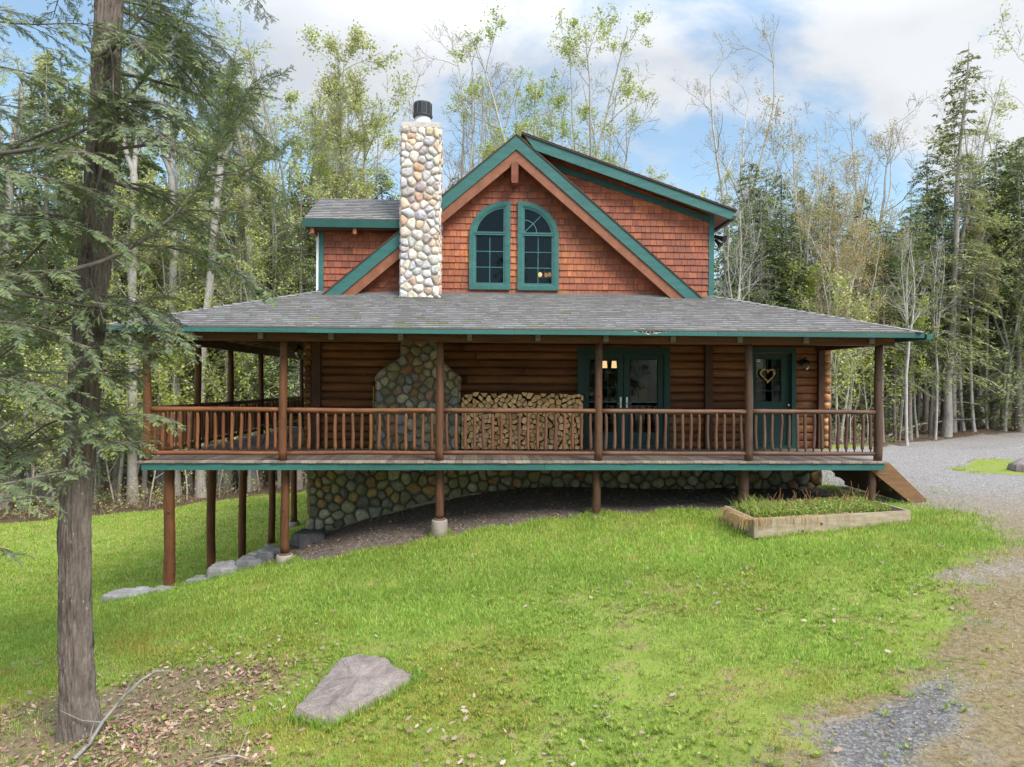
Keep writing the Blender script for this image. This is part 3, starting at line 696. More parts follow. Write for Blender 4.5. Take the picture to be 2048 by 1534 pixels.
# main roof: two slopes of the front gable, rake boards, shed dormer, side dormer
YRK = 14.74                                   # front plane of the rakes
AP = (.693, 6.80); BL = (-3.47, 3.26); BR = (4.82, 3.26)
def rake(x0, z0, x1, z1, w0, w1, y, dy, m, name, base):
    """board parallel to the roof edge from the apex to the base, between depths w0 and w1 below the edge (vertical)"""
    b = MB(); b.prism([(x0, y, z0 - w0), (x1, y, z1 - w0), (x1, y, z1 - w1), (x0, y, z0 - w1)], (0, dy, 0)); return b.build(name, m, CAB)
def poly_rake(side):
    s = (AP[1] - BL[1]) / (AP[0] - BL[0]) if side < 0 else (AP[1] - BR[1]) / (BR[0] - AP[0])
    x = lambda d: AP[0] + side * d
    zb = ZR - sl_ * (YW - YRK) + .02
    def seg(w0, w1, y, dy, m, name):
        d0, d1 = (AP[1] - w0 - zb) / s, (AP[1] - w1 - zb) / s
        b = MB(); b.prism([(x(0), y, AP[1] - w0), (x(d0), y, zb), (x(d1), y, zb), (x(0), y, AP[1] - w1)], (0, dy, 0)); b.build(name, m, CAB)
    seg(-.035, .0, YRK - .03, 1.2, M['darkwood'], 'roof_edge')
    seg(.0, .305, YRK - .012, .05, M['teal'], 'rake_board')
    seg(.305, .565, YRK + .02, .06, M['trim'], 'rake_trim')
    seg(.02, .10, YRK + .085, .36, M['darkwood'], 'rake_soffit')
poly_rake(-1); poly_rake(1)
mr = MB()
for side, B in ((-1, (-4.0, 2.8)), (1, (5.4, 2.75))):
    mr.prism([(AP[0], 15.2, AP[1]), (B[0], 15.2, B[1] + .0), (B[0], 15.2, B[1] - .1), (AP[0], 15.2, AP[1] - .1)], (0, 8.4, 0), (.28, .27, .28))
mr.build('main_roof', M['asphalt'], CAB)
br = MB(); br.prism([(.585, YRK - .05, 6.20), (.735, YRK - .05, 6.20), (.735, YRK - .05, 5.80), (.715, YRK - .05, 5.755), (.605, YRK - .05, 5.755), (.585, YRK - .05, 5.80)], (0, .45, 0), (.75, .6, .6)); br.build('ridge_beam', M['trim'], CAB)
# right shed dormer roof
D0, D1 = (.80, 6.815), (5.50, 5.215); dn = Vector((D0[1] - D1[1], 0, D1[0] - D0[0])).normalized()
sd = MB(); Ld = math.hypot(D1[0] - D0[0], D0[1] - D1[1])
shingles(sd, [(14.66, 0), (23.4, 0), (23.4, Ld), (14.66, Ld)], lambda a, b: Vector((D1[0] + (D0[0] - D1[0]) * b / Ld, a, D1[1] + (D0[1] - D1[1]) * b / Ld + .03)), (dn.x, 0, dn.z), .14, (.2, .4), .016, lambda u, v, r: pick(rnd, [(.12,.085,.08),(.15,.11,.10)], .15), rnd)
sd.prism([(D0[0], 14.67, D0[1] + .028), (D1[0] + .02, 14.67, D1[1] + .028), (D1[0] + .02, 14.67, D1[1] - .0), (D0[0], 14.67, D0[1] - .0)], (0, 8.7, 0), (.12, .085, .08))
sd.prism([(D0[0], 14.76, D0[1] - .06), (D1[0] - .02, 14.76, D1[1] - .06), (D1[0] - .06, 14.76, D1[1] - .11), (D0[0], 14.76, D0[1] - .11)], (0, 8.6, 0), (1, 1, 1), 1)
sd.build('dormer_roof', [M['asphalt'], M['trim']], CAB)
board('rake_board', [(.86, 14.70, 6.79), (5.50, 14.70, 5.21), (5.39, 14.70, 5.045), (1.10, 14.70, 6.47)], .045, M['teal'])
board('frieze_board', [(1.4, 15.03, 6.36), (5.03, 15.03, 5.17), (5.03, 15.03, 5.05), (1.55, 15.03, 6.17)], .04, M['teal'], (.75, .75, .8))
gt = MB(); gt.prism([(5.44, 14.76, 5.06), (5.44, 14.76, 5.14), (5.55, 14.76, 5.14), (5.52, 14.76, 5.06)], (0, 8.4, 0)); gt.build('gutter', M['flue'], CAB)
fl = MB(); fl.tube([(5.16, 15.2, 4.78), (5.24, 15.15, 4.75), (5.27, 15.12, 4.7)], [.035, .03, .03], 8); fl.tube([(5.22, 15.14, 4.76), (5.31, 15.04, 4.70), (5.36, 14.98, 4.67)], [.03, .05, .085], 12); fl.tube([(5.22, 15.2, 4.70), (5.28, 15.14, 4.60), (5.31, 15.11, 4.56)], [.03, .045, .075], 12)
fl.build('floodlight', M['black'], CAB)
# left dormer with its own small gable roof, eave to the front
LE, LZ, LRY, LRZ = 14.72, 4.915, 16.15, 5.72
ld = MB(); Ll2 = math.hypot(LRY - LE, LRZ - LZ)
shingles(ld, [(-3.83, 0), (-1.3, 0), (-1.3, Ll2), (-3.83, Ll2)], lambda a, b: Vector((a, LE + (LRY - LE) * b / Ll2, LZ + (LRZ - LZ) * b / Ll2)), (0, -(LRZ - LZ) / Ll2, (LRY - LE) / Ll2), .13, (.10, .26), .028, asp(), rnd, gap=.003, ragged=.005)
ld.prism([(-3.83, LE, LZ - .004), (-3.83, LRY, LRZ - .004), (-3.83, 17.6, LZ), (-3.83, 17.6, LZ - .1), (-3.83, LRY, LRZ - .11), (-3.83, LE + .04, LZ - .1)], (2.5, 0, 0), (.3, .29, .3), 0)
ld.box(-3.8, -1.3, LE + .04, YW - .02, LZ - .2, LZ - .12, (1, 1, 1), 1)
ld.build('dormer_roof', [M['asphalt'], M['darkwood']], CAB)
board('fascia', [(-3.86, LE - .02, LZ - .17), (-1.3, LE - .02, LZ - .17), (-1.3, LE - .02, LZ - .008), (-3.86, LE - .02, LZ - .008)], .035, M['darkteal'], (1.5, 1.45, 1.4))
b = MB(); b.box(-2.80, -2.73, LE + .02, YW, LZ - .30, LZ - .17); b.build('bracket', M['trim'], CAB)
b = MB(); b.box(-3.70, -3.63, LE + .02, YW, LZ - .30, LZ - .17); b.build('bracket', M['trim'], CAB)

# ---- gable windows
def qarch(x0, x1, z0, z1, d, side, n=14):
    """quarter-round headed outline inset by d; side=-1: curve on the left"""
    rx, rz = .80, .79; pts = []
    if side < 0:
        cx = x1 - max(.11, d); pts = [(x0 + d, z0 + d), (x1 - d, z0 + d), (x1 - d, z1 - d)]
        for k in range(n + 1):
            w = math.pi / 2 * k / n; pts.append((x1 - .11 - (rx - d) * math.sin(w), z1 - rz + (rz - d) * math.cos(w)))
        pts[3] = (min(x1 - .11, x1 - d - .001), z1 - d)
        return pts
    return [(x0 + x1 - x, z) for x, z in qarch(x0, x1, z0, z1, d, -1, n)][::-1]
def gable_window(x0, x1, z0, z1, side):
    w = MB(); y = YW - .075
    w.ring(qarch(x0, x1, z0, z1, 0, side), qarch(x0, x1, z0, z1, .095, side), y, YW + .05)
    WN = w.build('gable_window', M['teal'], CAB)
    s = MB(); s.ring(qarch(x0, x1, z0, z1, .095, side), qarch(x0, x1, z0, z1, .118, side), y + .012, YW + .05, (1.5, 1.35, 1.35))
    s.ring(qarch(x0, x1, z0, z1, .118, side), qarch(x0, x1, z0, z1, .155, side), y + .03, YW + .05, (1.15, 1.1, 1.1))
    zt = z0 + (1.245 if side < 0 else 1.245)
    a, b_ = x0 + .1, x1 - .1
    s.box(a, b_, y + .006, YW + .03, zt - .045, zt + .03, (1.15, 1.1, 1.1)); s.box(a, b_, y + .0, YW + .03, zt - .012, zt + .004, (.5, .55, .55))
    s.build('sash', M['teal'], WN)
    m = MB(); ia, ib = x0 + .15, x1 - .15; xm = (ia + ib) / 2; z2 = z0 + .15; z3 = zt - .05
    m.box(xm - .008, xm + .008, y + .05, y + .062, z2, z3, (1.3, 1.2, 1.2))
    for k in (1, 2): z = z2 + (z3 - z2) * k / 3; m.box(ia, ib, y + .0495, y + .0615, z - .008, z + .008, (1.3, 1.2, 1.2))
    if side > 0:
        cx, cz = ia, zt + .04; arc = [(cx + .27 * math.cos(t), y + .055, cz + .27 * math.sin(t)) for t in [math.pi / 2 * k / 10 for k in range(11)]]
        m.tube(arc, .009, 6, (1.9, 1.7, 1.7)); m.tube([(cx, y + .056, cz), (cx + .41, y + .056, cz + .41)], .009, 6, (1.9, 1.7, 1.7))
    m.build('muntin', M['teal'], WN)
    p = MB(); q = qarch(x0, x1, z0, z1, .15, side); p.add([(x, y + .068, z) for x, z in q], [tuple(range(len(q)))]); p.build('pane', M['glass'], WN)
    return WN
gable_window(-.318, .588, 3.497, 5.445, -1)
gable_window(.745, 1.66, 3.49, 5.445, 1)
# ------------------------------------------------------------------ doors
def ringbox(x0, x1, z0, z1, d):
    return [(x0 + d, z0 + d), (x1 - d, z0 + d), (x1 - d, z1 - d), (x0 + d, z1 - d)]
fd = MB(); fd.ring(ringbox(2.09, 4.16, -.02, 2.235, 0), ringbox(2.09, 4.16, -.02, 2.235, .13), YW - .075, YW + .14)
FDO = fd.build('french_door', M['darkteal'], CAB)
for x0, x1, hx in ((2.225, 3.12, 3.06), (3.135, 4.025, 3.20)):
    lf = MB(); a = [(x0, .115), (x1, .115), (x1, 2.10), (x0, 2.10)]; b = [(x0 + .12, .34), (x1 - .12, .34), (x1 - .12, 1.985), (x0 + .12, 1.985)]
    lf.ring(a, b, YW - .03, YW + .03, (.9, .9, .9)); b2 = [(x + (.015 if x < (x0 + x1) / 2 else -.015), z + (.015 if z < 1 else -.015)) for x, z in b]
    lf.ring(b, b2, YW - .038, YW + .03, (.55, .6, .6)); LF = lf.build('door_leaf', M['darkteal'], FDO)
    mu = MB(); mu.box(x0 + .135, x1 - .135, YW - .012, YW - .004, 1.02, 1.04, (7, 3, 3)); xm = (x0 + x1) / 2
    for k in (1, 2): x = x0 + .135 + (x1 - x0 - .27) * k / 3; mu.box(x - .005, x + .005, YW - .010, YW - .004, .35, 1.98, (1.6, 1.3, 1.3))
    for z in (.68, 1.35, 1.68): mu.box(x0 + .135, x1 - .135, YW - .011, YW - .0035, z - .005, z + .005, (1.6, 1.3, 1.3))
    mu.build('muntin', M['darkteal'], LF)
    p = MB(); p.add([(x0 + .13, YW, .35), (x1 - .13, YW, .35), (x1 - .13, YW, 1.98), (x0 + .13, YW, 1.98)], [(0, 1, 2, 3)]); p.build('pane', M['glass'], LF)
    h = MB(); h.box(hx - .02, hx + .02, YW - .045, YW - .028, .9, 1.14); h.tube([(hx, YW - .04, 1.0), (hx, YW - .09, 1.0), (hx + (-.09 if hx < 3.1 else .09), YW - .09, 1.0)], .011, 8); h.build('handle', M['metal'], LF)
ed = MB(); ed.ring(ringbox(5.93, 7.02, -.02, 2.25, 0), ringbox(5.93, 7.02, -.02, 2.25, .095), YW - .07, YW + .16, (1.25, 1.3, 1.3))
EDO = ed.build('front_door', M['darkteal'], CAB)
x0, x1, YL = 6.025, 6.925, YW + .045
lf = MB(); lf.ring([(x0, .08), (x1, .08), (x1, 2.15), (x0, 2.15)], [(6.13, 1.04), (6.74, 1.04), (6.74, 2.03), (6.13, 2.03)], YL, YL + .045, (1.1, 1.1, 1.1))
lf.ring([(6.13, 1.04), (6.74, 1.04), (6.74, 2.03), (6.13, 2.03)], [(6.15, 1.06), (6.72, 1.06), (6.72, 2.01), (6.15, 2.01)], YL - .012, YL + .04, (.8, .8, .8))
for a, b in ((6.10, 6.42), (6.50, 6.82)):
    lf.ring([(a, .2), (b, .2), (b, .86), (a, .86)], [(a + .035, .235), (b - .035, .235), (b - .035, .825), (a + .035, .825)], YL - .012, YL + .01, (1.3, 1.2, 1.2))
LF = lf.build('door_leaf', M['darkteal'], EDO)
mu = MB()
for k in (1, 2): x = 6.15 + .57 * k / 3; mu.box(x - .005, x + .005, YL + .012, YL + .02, 1.06, 2.01, (3, 2, 2))
for z in (1.30, 1.54, 1.78): mu.box(6.15, 6.72, YL + .0115, YL + .0195, z - .005, z + .005, (3, 2, 2))
mu.build('muntin', M['darkteal'], LF)
p = MB(); p.add([(6.14, YL + .025, 1.05), (6.73, YL + .025, 1.05), (6.73, YL + .025, 2.02), (6.14, YL + .025, 2.02)], [(0, 1, 2, 3)]); p.build('pane', M['glass'], LF)
st_ = MB(); st_.box(6.155, 6.25, YL + .012, YL + .014, 1.95, 2.005, (1, 1, 1)); st_.box(6.16, 6.245, YL + .010, YL + .0115, 1.975, 1.99, (1, 1, 1), 1); st_.build('sticker', [M['white'], M['red']], LF)
h = MB(); h.tube([(6.875, YL, .98), (6.875, YL - .05, .98), (6.875, YL - .06, .98), (6.875, YL - .075, .98)], [.012, .012, .03, .022], 12); h.build('handle', M['metal'], LF)
# heart wreath of twisted straw
hw = empty('heart_wreath', (6.40, YL - .03, 1.64), 'heart shaped straw wreath hanging on the glass of the green front door', 'wreath')
def heart(t, s):
    return 6.40 + s * .0165 * 16 * math.sin(t) ** 3 * .6, 1.655 + s * .0165 * .62 * (13 * math.cos(t) - 5 * math.cos(2 * t) - 2 * math.cos(3 * t) - math.cos(4 * t))
w = MB(); rw = random.Random(4)
for k in range(70):
    t0 = 2 * math.pi * k / 70; pts = []
    of = (rw.uniform(-.014, .014), rw.uniform(-.012, .012), rw.uniform(-.014, .014))
    for q in range(5):
        x, z = heart(t0 + q * .07, 1.0); pts.append((x + of[0], YL - .035 + of[1], z + of[2]))
    w.tube(pts, .0075, 5, pick(rw, [(2.0, 2.1, 2.2), (2.3, 2.4, 2.5), (1.5, 1.5, 1.5)], .15))
w.tube([(*(lambda h: (h[0], YL - .03, h[1]))(heart(2 * math.pi * k / 40, 1)),) for k in range(41)], .016, 6, (.7, .6, .5))
w.build('heart', M['straw'], hw)
r = MB(); r.tube([(6.40, YL - .03, 1.74), (6.40, YL - .02, 2.02)], .004, 5, (.5, .45, .4)); r.build('ribbon', M['straw'], hw)
# porch lantern by the door
ln = MB(); X, Z = 7.19, 1.93; ln.box(X - .05, X + .05, YW - .075, YW - .05, Z - .06, Z + .09)
ln.tube([(X, YW - .07, Z + .05), (X, YW - .13, Z + .13), (X, YW - .19, Z + .10), (X, YW - .19, Z + .05)], .011, 8)
ln.tube([(X, YW - .19, Z + .07), (X, YW - .19, Z + .05), (X, YW - .19, Z + .005)], [.02, .05, .095], 12)
LN = ln.build('wall_lantern', M['black'], CAB)
g = MB(); g.tube([(X, YW - .19, Z + .0), (X, YW - .19, Z - .06), (X, YW - .19, Z - .12), (X, YW - .19, Z - .165)], [.07, .085, .075, .03], 14); g.build('lantern_glass', M['clear'], LN)
g = MB()
for k in range(6):
    a = 2 * math.pi * k / 6; c, s_ = math.cos(a), math.sin(a)
    g.tube([(X + .075 * c, YW - .19 + .075 * s_, Z), (X + .09 * c, YW - .19 + .09 * s_, Z - .06), (X + .08 * c, YW - .19 + .08 * s_, Z - .12), (X + .02 * c, YW - .19 + .02 * s_, Z - .18)], .005, 5)
g.build('lantern_cage', M['black'], LN)
X, Y, Z = XU(598, 15.9), 15.9, 2.02
cl = MB(); cl.tube([(X, Y, 2.75), (X, Y, 2.3), (X, Y, 2.25), (X, Y, 2.2)], [.01, .01, .04, .09], 10)
CLN = cl.build('ceiling_lantern', M['black'], CAB)
g = MB(); g.tube([(X, Y, 2.2), (X, Y, 2.12), (X, Y, 2.05), (X, Y, 2.0)], [.07, .09, .08, .03], 14); g.build('lantern_glass', M['clear'], CLN)
# lit lamps inside the rooms
lp = empty('table_lamp', (2.95, 17.6, 1.55), 'lit ceiling lamp with two glowing shades seen through the french door', 'lamp')
for u in (1209, 1228):
    X = XU(u, 17.6); z = ZV(729, u, 17.6); g = MB(); g.tube([(X, 17.6, z - .09), (X, 17.6, z + .09)], [.07, .055], 14, cap=True); g.build('lamp_shade', M['lamp'], lp)
g = MB(); X = XU(1218, 17.6); z = ZV(729, 1218, 17.6); g.box(X - .14, X + .14, 17.66, 17.68, z + .1, z + .13); g.box(X - .01, X + .01, 17.64, 17.66, z + .13, 3.1); g.build('lamp_arm', M['black'], lp)
lp = empty('chandelier', (XU(1090, 17.5), 17.5, 4.2), 'small lit chandelier seen through the right gable window', 'lamp')
for u, v, k, mm in ((1079, 549, .06, 'lamp'), (1091, 550, .055, 'lampdim'), (1098, 549, .05, 'lampdim')):
    X = XU(u, 17.5); z = ZV(v, u, 17.5); g = MB(); g.tube([(X, 17.5, z - .055), (X, 17.5, z), (X, 17.5, z + .055)], [k * .5, k, k * .45], 12); g.build('lamp_shade', M[mm], lp)
X = XU(1088, 17.5); z = ZV(549, 1088, 17.5); g = MB(); g.tube([(X, 17.55, z), (X, 17.55, z + 1.5)], .012, 6); g.box(X - .16, X + .16, 17.545, 17.56, z - .07, z - .055); g.build('lamp_arm', M['straw'], lp)

# ------------------------------------------------------------------ porch
dk = MB(); x = -6.205
while x < 7.63:
    w = .139; y1 = YB + .3 if x < -3.9 else YW + .02
    sag = rnd.uniform(-.002, .002)
    dk.box(x, min(x + w - .006, 7.64), YD - rnd.uniform(0, .012), y1, -.035 + sag, sag, pick(rnd, [(.26,.205,.165),(.225,.175,.145),(.29,.235,.195),(.20,.155,.135)], .12)); x += w
dk.build('deck', M['deckboard'], CAB)
xs_ = [-6.13, -2.5, 1.15, 4.8, 7.56]
for i in range(4):
    b = MB(); k = rnd.uniform(.88, 1.12); dz = rnd.uniform(-.004, .002); b.box(xs_[i], xs_[i + 1] - .004, YD + .02 + rnd.uniform(-.003, .003), YD + .055, -.162 + dz, -.042, (k, k, k)); b.build('deck_skirt', M['teal'], CAB)
b = MB(); b.box(-6.13, -6.095, YD + .055, YB + .2, -.162, -.042); b.build('deck_skirt', M['teal'], CAB)
b = MB(); b.box(7.525, 7.56, YD + .055, 15.0, -.162, -.042); b.build('deck_skirt', M['teal'], CAB)
b = MB()
for y in (13.2, 13.8, 14.4, 14.85): b.box(-6.09, 7.52, y, y + .04, -.20, -.038)
for y in np.arange(15.6, 23.3, .8): b.box(-6.09, -3.8, y, y + .04, -.20, -.038)
b.build('joist', M['darkwood'], CAB)
def wobble(p0, p1, r0, r1, n, rng, amp=.008, kn=.06):
    p0, p1 = Vector(p0), Vector(p1); d = (p1 - p0); s = d.orthogonal().normalized(); q = d.cross(s).normalized(); pts, rad = [], []
    ph, ph2 = rng.uniform(0, 6), rng.uniform(0, 6)
    for i in range(n):
        t = i / (n - 1); k = math.sin(math.pi * t)
        pts.append(p0 + d * t + (s * math.sin(4 * t + ph) + q * math.sin(5 * t + ph2)) * amp * k); rad.append((r0 + (r1 - r0) * t) * (1 + rng.uniform(-kn, kn)))
    return pts, rad
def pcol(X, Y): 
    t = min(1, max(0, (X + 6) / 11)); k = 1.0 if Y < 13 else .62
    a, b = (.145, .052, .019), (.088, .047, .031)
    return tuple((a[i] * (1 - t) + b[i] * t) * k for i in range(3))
PX = [-6.10, -3.66, -.80, 2.157, 5.013, 7.505]
SP = [(-6.10, y) for y in (14.88, 16.8, 19.05, 21.2, 23.3)]
def knots(b, pts, r, col, rng):
    for k in range(3):
        p = pts[rng.randrange(2, len(pts) - 2)]; a = rng.uniform(3.4, 6.0); d = Vector((math.cos(a), math.sin(a), .3))
        b.tube([p + d * r * .6, p + d * (r * 1.12)], [r * .34, r * .2], 7, tuple(c * .7 for c in col))
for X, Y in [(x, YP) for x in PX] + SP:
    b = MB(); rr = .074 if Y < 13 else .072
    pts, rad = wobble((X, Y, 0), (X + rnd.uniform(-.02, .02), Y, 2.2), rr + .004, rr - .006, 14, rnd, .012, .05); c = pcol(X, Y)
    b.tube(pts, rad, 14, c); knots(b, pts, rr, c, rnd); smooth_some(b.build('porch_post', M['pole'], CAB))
def beam(p0, p1, w, h):
    b = MB(); d = (Vector(p1) - Vector(p0)).normalized(); s = Vector((-d.y, d.x, 0)) * w / 2
    p = [Vector(p0) - s, Vector(p0) + s, Vector(p0) + s + Vector((0, 0, h)), Vector(p0) - s + Vector((0, 0, h))]
    b.prism(p, Vector(p1) - Vector(p0), (.12, .05, .022)); b.build('porch_beam', M['log'], CAB)
beam((-6.35, YP, 2.185), (7.78, YP, 2.185), .13, .20); beam((-6.10, YP + .07, 2.187), (-6.10, YB, 2.187), .13, .19); beam((7.505, YP + .07, 2.187), (7.505, 15.0, 2.187), .13, .19)
for i in range(11):
    X = -5.3 + 1.262 * i; b = MB(); b.box(X - .045, X + .045, YP - .12, YP - .066, 2.215, 2.33, (.24, .23, .25)); b.box(X - .05, X + .05, YP - .066, YW - .05, 2.36, 2.44, (.14, .06, .03)); b.build('joist_end', M['plank'], CAB)
for i in range(11):
    y = 15.6 + .74 * i; b = MB(); b.prism([(-6.55, y, 2.30), (-6.55, y, 2.37), (-3.66, y, 3.30), (-3.66, y, 3.21)], (0, .045, 0), (.22, .11, .06)); b.build('rafter', M['log'], CAB)
# railings
def baluster_mesh(k):
    r = random.Random(k); b = MB(); h = .74
    pts, rad = wobble((0, 0, .0), (0, 0, h), .031, .029, 12, r, .008, .09)
    prof = [.45, .5, 1, 1.02] + [1] * 5 + [1.0, .85, .42]; zs = [0, .05, .075, .11] + [.11 + (h - .2) * q / 6 for q in range(1, 6)] + [h - .09, h - .055, h]
    pts = [Vector((p.x, p.y, z)) for p, z in zip(pts, zs)]
    b.tube(pts, [a * c for a, c in zip(rad, prof)], 9, (1, 1, 1)); o = b.build('baluster', M['pole'], None); smooth_some(o); me = o.data; bpy.data.objects.remove(o); return me
BAL = {}
def baluster(parent, X, Y, col, k):
    key = (k, tuple(round(c, 2) for c in col))
    if key not in BAL:
        me = baluster_mesh(k); n = len(me.polygons); a = np.ones((n, 4), np.float32); a[:, :3] = col; me.attributes['col'].data.foreach_set('color', a.ravel()); BAL[key] = me
    o = link('baluster', BAL[key], parent); o.location = (X, Y, .155); o.rotation_euler = (rnd.uniform(-.015, .015), rnd.uniform(-.02, .02), rnd.uniform(0, 6))
def railing(x0, y0, x1, y1, nb):
    R = empty('railing', ((x0 + x1) / 2, (y0 + y1) / 2, 0)); del R['_at']; hang(R, CAB); R['_at'] = tuple(R.location)
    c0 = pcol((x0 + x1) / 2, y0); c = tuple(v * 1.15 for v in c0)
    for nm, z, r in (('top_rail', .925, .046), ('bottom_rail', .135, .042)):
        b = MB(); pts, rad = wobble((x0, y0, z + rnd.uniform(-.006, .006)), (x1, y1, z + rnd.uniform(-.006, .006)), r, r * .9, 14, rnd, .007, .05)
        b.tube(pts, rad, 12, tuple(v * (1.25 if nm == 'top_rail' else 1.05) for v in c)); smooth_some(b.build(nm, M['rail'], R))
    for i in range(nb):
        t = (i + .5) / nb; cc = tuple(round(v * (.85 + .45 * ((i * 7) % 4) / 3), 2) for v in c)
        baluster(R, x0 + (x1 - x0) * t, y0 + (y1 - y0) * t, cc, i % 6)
for a, b_, n in ((0, 1, 15), (1, 2, 17), (2, 3, 17), (3, 4, 17), (4, 5, 15)): railing(PX[a] + .06, YP, PX[b_] - .06, YP, n)
ys = [YP] + [y for _, y in SP]
for a, b_ in zip(ys[:-1], ys[1:]): railing(-6.10, a + .06, -6.10, b_ - .06, 14)
# posts under the deck, on concrete piers where there are any
UNDER = [(-5.77, 12.85, -2.40, 0), (-3.665, 12.85, -1.74, .26), (-.80, 12.85, -1.10, .33), (2.15, 12.85, -1.02, .06), (4.985, 12.85, -.95, 0), (7.483, 12.85, -.85, 0),
         (-5.73, 14.72, -2.66, 0), (-5.73, 16.58, -2.84, .02), (-5.73, 18.83, -2.93, .22), (-5.73, 21.05, -2.78, .25)]
for X, Y, zb, ph in UNDER:
    g = g1(X, Y); zb2 = zb if ph else min(zb, g - .1); r = {-5.77: .098, 4.985: .095, 7.483: .085}.get(X, .078)
    if X == -5.73: r = .086
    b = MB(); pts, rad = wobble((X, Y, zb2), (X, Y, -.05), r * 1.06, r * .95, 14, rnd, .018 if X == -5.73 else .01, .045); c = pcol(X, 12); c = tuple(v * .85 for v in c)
    b.tube(pts, rad, 14, c); knots(b, pts, r, c, rnd); o = smooth_some(b.build('support_post', M['pole'], CAB))
    if ph:
        q = MB(); z0 = min(zb - ph, g) - .2
        q.tube([(X, Y, zb - .0), (X, Y, zb - .035)], [r * 1.45, r * 1.5], 14, (.35, .3, .27)); q.tube([(X, Y, z0), (X, Y, zb - .05), (X, Y, zb - .03), (X, Y, zb - .03)], [r * 2.05, r * 1.9, r * 1.8, .01], 20)
        smooth_some(q.build('pier', M['concrete'], o))
# stair at the right end of the deck
ST = empty('stair', (8.0, 13.9, -.8)); del ST['_at']; hang(ST, CAB); ST['_at'] = (8.0, 13.9, -.8)
for y in (12.72, 14.85):
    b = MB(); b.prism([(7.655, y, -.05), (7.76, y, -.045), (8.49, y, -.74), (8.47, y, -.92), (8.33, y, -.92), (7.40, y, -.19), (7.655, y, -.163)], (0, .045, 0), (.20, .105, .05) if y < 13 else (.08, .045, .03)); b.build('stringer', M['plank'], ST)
for k in range(4):
    b = MB(); b.box(7.60 + .22 * k, 7.86 + .22 * k, 12.77, 14.85, -.235 - .19 * k, -.195 - .19 * k, (.16, .11, .08)); b.build('tread', M['plank'], ST)
for k in range(4):
    b = MB(); b.box(7.60 + .22 * k, 7.62 + .22 * k, 12.77, 14.85, -.405 - .19 * k, -.237 - .19 * k, (.10, .07, .05)); b.build('riser', M['plank'], ST)

# ------------------------------------------------------------------ firewood, broom, chair, table
rf = random.Random(21)
WX0, WX1, WZ = -.46, 2.16, 1.19
poly = [(WX0, .02), (WX1, .02), (WX1 + .0, 1.20), (1.6, 1.19), (.6, 1.20), (-.3, 1.19), (WX0, 1.13)]
pts = scatter(poly, .075, .118, rf, 9000); pts, cells = voronoi(pts, poly, 2)
WOODC = [(.85,.53,.25),(.76,.46,.20),(.88,.58,.30),(.66,.39,.17),(.80,.51,.27),(.55,.32,.15)]
nw = 0; order = sorted(range(len(cells)), key=lambda i: -pts[i][1])
for i in order:
    c = cells[i]
    if len(c) < 3: continue
    cx, cy = pts[i]; rr = math.sqrt(abs(sum(c[k][0] * c[(k + 1) % len(c)][1] - c[(k + 1) % len(c)][0] * c[k][1] for k in range(len(c)))) / 2 / math.pi)
    if rr < .018: continue
    if len(c) > 4:           # split wedges: drop the shortest side
        j = min(range(len(c)), key=lambda k: (c[k][0] - c[(k + 1) % len(c)][0]) ** 2 + (c[k][1] - c[(k + 1) % len(c)][1]) ** 2)
        c = c[:j] + c[j + 1:]
    sc = .90 if cy < 1.08 else .92; bump = rf.uniform(-.02, .05) if cy > 1.08 else 0
    c = [(cx + (x - cx) * sc, cy + (y - cy) * sc + bump) for x, y in c]; a = rf.uniform(-.12, .12)
    c = [(cx + (x - cx) * math.cos(a) - (y - cy) * math.sin(a), cy + (x - cx) * math.sin(a) + (y - cy) * math.cos(a)) for x, y in c]
    y0 = 14.62 + rf.uniform(-.035, .035); b = MB(); n = len(c); col = pick(rf, WOODC, .14); lenw = .38
    vs = [(x * .985 + cx * .015, y0, z * .985 + cy * .015) for x, z in c] + [(x, y0 + .008, z) for x, z in c] + [(x + rf.uniform(-.006, .006), y0 + lenw, z) for x, z in c]
    b.add(vs, [tuple(range(n))] + [(k, n + k, n + (k + 1) % n, (k + 1) % n) for k in range(n)], col)
    barkc = (.12, .085, .065) if rf.random() < .4 else tuple(v * .75 for v in col)
    b.add(vs, [(n + k, 2 * n + k, 2 * n + (k + 1) % n, n + (k + 1) % n) for k in range(n)] + [tuple(2 * n + k for k in range(n))[::-1]], barkc)
    o = b.build('firewood_log', M['firewood'], None)
    # origin at the piece itself
    o.data.transform(Matrix.Translation((-cx, -y0, -cy))); o.location = (cx, y0, cy)
    if cy > 1.08: lab = 'split firewood piece in the loose top layer of the stack by the fireplace'
    elif cy > .93: lab = 'split firewood piece above railing height, under the top layer of the stack'
    else: lab = 'split firewood piece behind the railing in the porch stack'
    tag(o, lab, 'firewood', {True: 'loose top layer of stacked firewood'}.get(cy > 1.08, 'stacked firewood above the rail' if cy > .93 else 'stacked firewood behind the railing')); nw += 1
print('firewood', nw)
rk = empty('firewood_rack', (.85, 14.8, 0), 'low black metal rack carrying the firewood stack', 'rack')
b = MB(); b.box(WX0 - .03, WX1 + .03, 14.66, 14.69, .0, .025); b.box(WX0 - .03, WX1 + .03, 14.92, 14.95, .0, .025); b.build('base_rail', M['black'], rk)
for x in (WX0 - .05, WX1 + .035):
    b = MB(); b.box(x, x + .02, 14.665, 14.685, 0, 1.2); b.box(x, x + .02, 14.925, 14.945, 0, 1.2); b.box(x, x + .02, 14.685, 14.925, 1.18, 1.2); b.build('upright', M['black'], rk)
bo = empty('broom', (XU(747, 14.9), 14.9, 0), 'thin yellow pole with a dark tip leaning by the fireplace stones', 'pole')
X = XU(747, 14.9); b = MB(); b.tube([(X, 14.86, .01), (X - .01, 14.98, 1.36)], .013, 8); b.build('handle', M['yellow'], bo)
